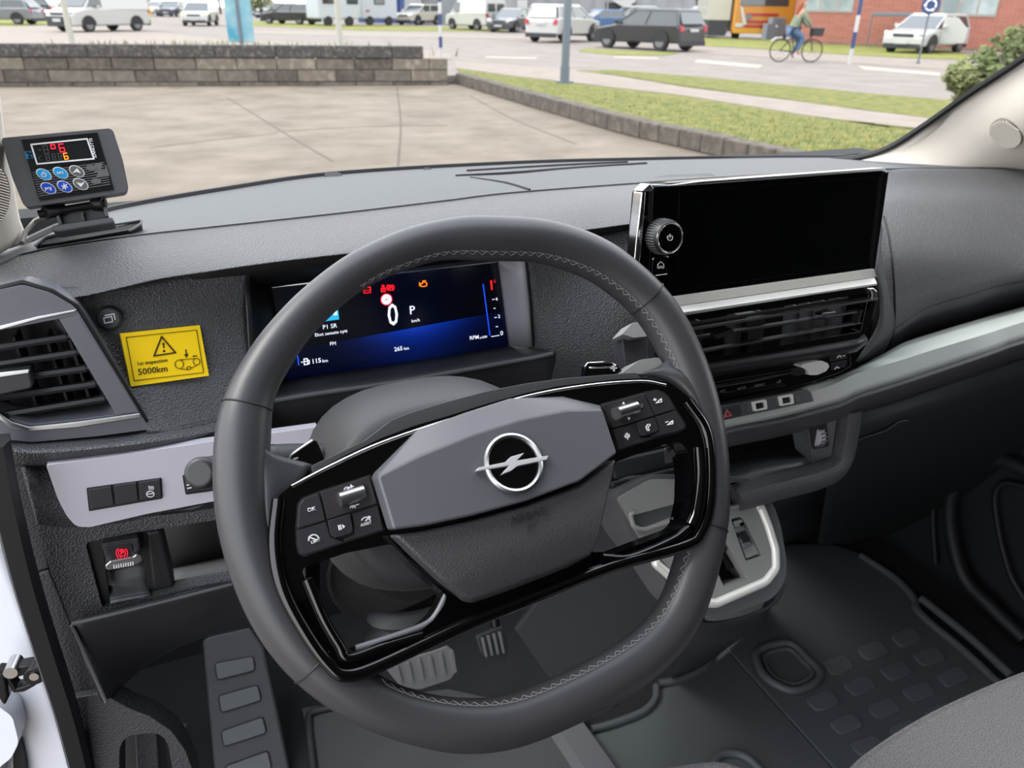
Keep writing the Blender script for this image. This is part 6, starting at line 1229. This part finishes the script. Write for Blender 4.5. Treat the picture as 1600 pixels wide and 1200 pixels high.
k = key('key', a6, [(462, 856), (600, 814), (630, 944), (420, 1008), (416, 996), (474, 970)]); text('key_text', 'ASSIST', bed, a6(508, 928), a6(568, 910), .0079, WHITEP, k, bold=.01); lines('key_icon', bed, [[a6(*p) for p in arc(536, 898, 24, 22, 15, 165, 10)], [a6(534, 896), a6(556, 872)], [a6(552, 885), a6(560, 873), a6(548, 871)]], .0007, .0079, WHITEP, k)
slab('key_bed', bed, [b6(*p) for p in [(232, 424), (640, 312), (764, 290), (836, 322), (876, 362), (942, 476), (1030, 612), (1028, 656), (962, 700), (715, 762), (402, 870), (340, 660)]], .0045, 0, DEEP, wh, r=2)
def keyb(nm, pts, top=.0075, m_=BK, r_=1.5): return slab(nm, bed, [b6(*p) for p in pts], top, .002, m_, wh, r=r_, bevel=.0008)
k = keyb('roller_panel', [(248, 434), (638, 328), (732, 536), (350, 654)], .0065, BK2); sweep('roller', [bed.at(*b6(392, 512), .009), bed.at(*b6(572, 456), .009)], .0050, SATCH, k, n=14)
for q in ([(437, 428), (447, 406), (460, 424)], [(484, 556), (510, 552), (500, 578)]): slab('key_arrow', bed, [b6(*p) for p in q], .0070, .0062, WHITEP, k)
lines('key_icon', bed, [[b6(596, 434+j*14), b6(626, 428+j*14)] for j in range(3)], .0005, .0069, GREYP, k)
k = keyb('key', [(654, 322), (760, 302), (826, 334), (866, 374), (928, 472), (744, 530)]); lines('key_icon', bed, [[b6(*p) for p in [(752, 418), (800, 378), (802, 408), (752, 418)]], [b6(728, 390), b6(752, 384)], [b6(737, 376), b6(744, 398)]], .0007, .0079, WHITEP, k)
k = keyb('key', [(750, 548), (936, 490), (1014, 612), (1012, 648), (956, 682), (714, 738), (716, 712), (782, 690), (782, 650)]); lines('key_icon', bed, [[b6(*p) for p in [(858, 622), (906, 584), (908, 612), (858, 622)]], [b6(842, 598), b6(864, 592)]], .0007, .0079, WHITEP, k)
k = keyb('key', [(568, 604), (732, 556), (774, 655), (764, 684), (622, 730), (604, 715)], .0092); lines('key_icon', bed, [[b6(*p) for p in [(694, 618), (672, 618), (656, 645), (668, 675), (684, 678), (686, 664), (674, 652), (680, 636), (692, 634), (694, 618)]]], .0006, .0096, WHITEP, k)
k = keyb('key', [(350, 668), (556, 612), (596, 732), (612, 748), (706, 738), (714, 750), (402, 852)]); lines('key_icon', bed, [[b6(*p) for p in [(468, 706), (480, 700), (490, 728), (480, 736), (470, 730), (468, 706)]], [b6(*p) for p in [(456, 722), (464, 742), (482, 746), (500, 736), (498, 712)]], [b6(482, 746), b6(486, 762)]], .0006, .0079, WHITEP, k)
# ---- shift paddles
pd = slab('shift_paddle', WPn, [(445, 742), (447, 722), (454, 710), (488, 687), (495, 687), (508, 716), (510, 735), (480, 745)], -.022, -.028, GLOSS, wh, r=3, bevel=.0015)
lines('paddle_minus', WPn, [[(459, 717), (465, 715.5)]], .0011, -.0216, WHITEP, pd); sweep('paddle_edge', [WPn.at(*p, -.021) for p in [(446, 740), (448, 722), (455, 711), (470, 700), (488, 688)]], .0009, CHROME, pd, n=6)
pd = slab('shift_paddle', WPn, [(912, 592), (914, 572), (920, 566), (956, 565), (963, 570), (980, 588), (950, 594)], -.022, -.028, GLOSS, wh, r=3, bevel=.0015)
lines('paddle_plus', WPn, [[(954.5, 576), (963, 575)], [(958, 572), (959.5, 579.5)]], .0013, -.0216, WHITEP, pd); sweep('paddle_edge', [WPn.at(*p, -.021) for p in [(914, 574), (918, 568), (955, 566), (962, 570), (958, 574), (920, 575)]], .001, CHROME, pd, n=6)
# right stalk seen beside the rim
t = thing('wiper_stalk', 'grey wiper stalk end visible between the wheel rim and the centre vent', 'stalk', WPx(1000, 520, -.08))
slab('stalk_end', Plane(WPx(990, 520, -.07), WN), [(972, 522), (988, 504), (1000, 503), (1018, 515), (1016, 525), (990, 528)], .0, -.02, PLM, t, r=3, bevel=.003)
slab('stalk_side', Plane(WPx(990, 540, -.08), WN), [(972, 524), (1010, 526), (1014, 575), (978, 578)], .0, -.02, SW, t, r=3, bevel=.003)
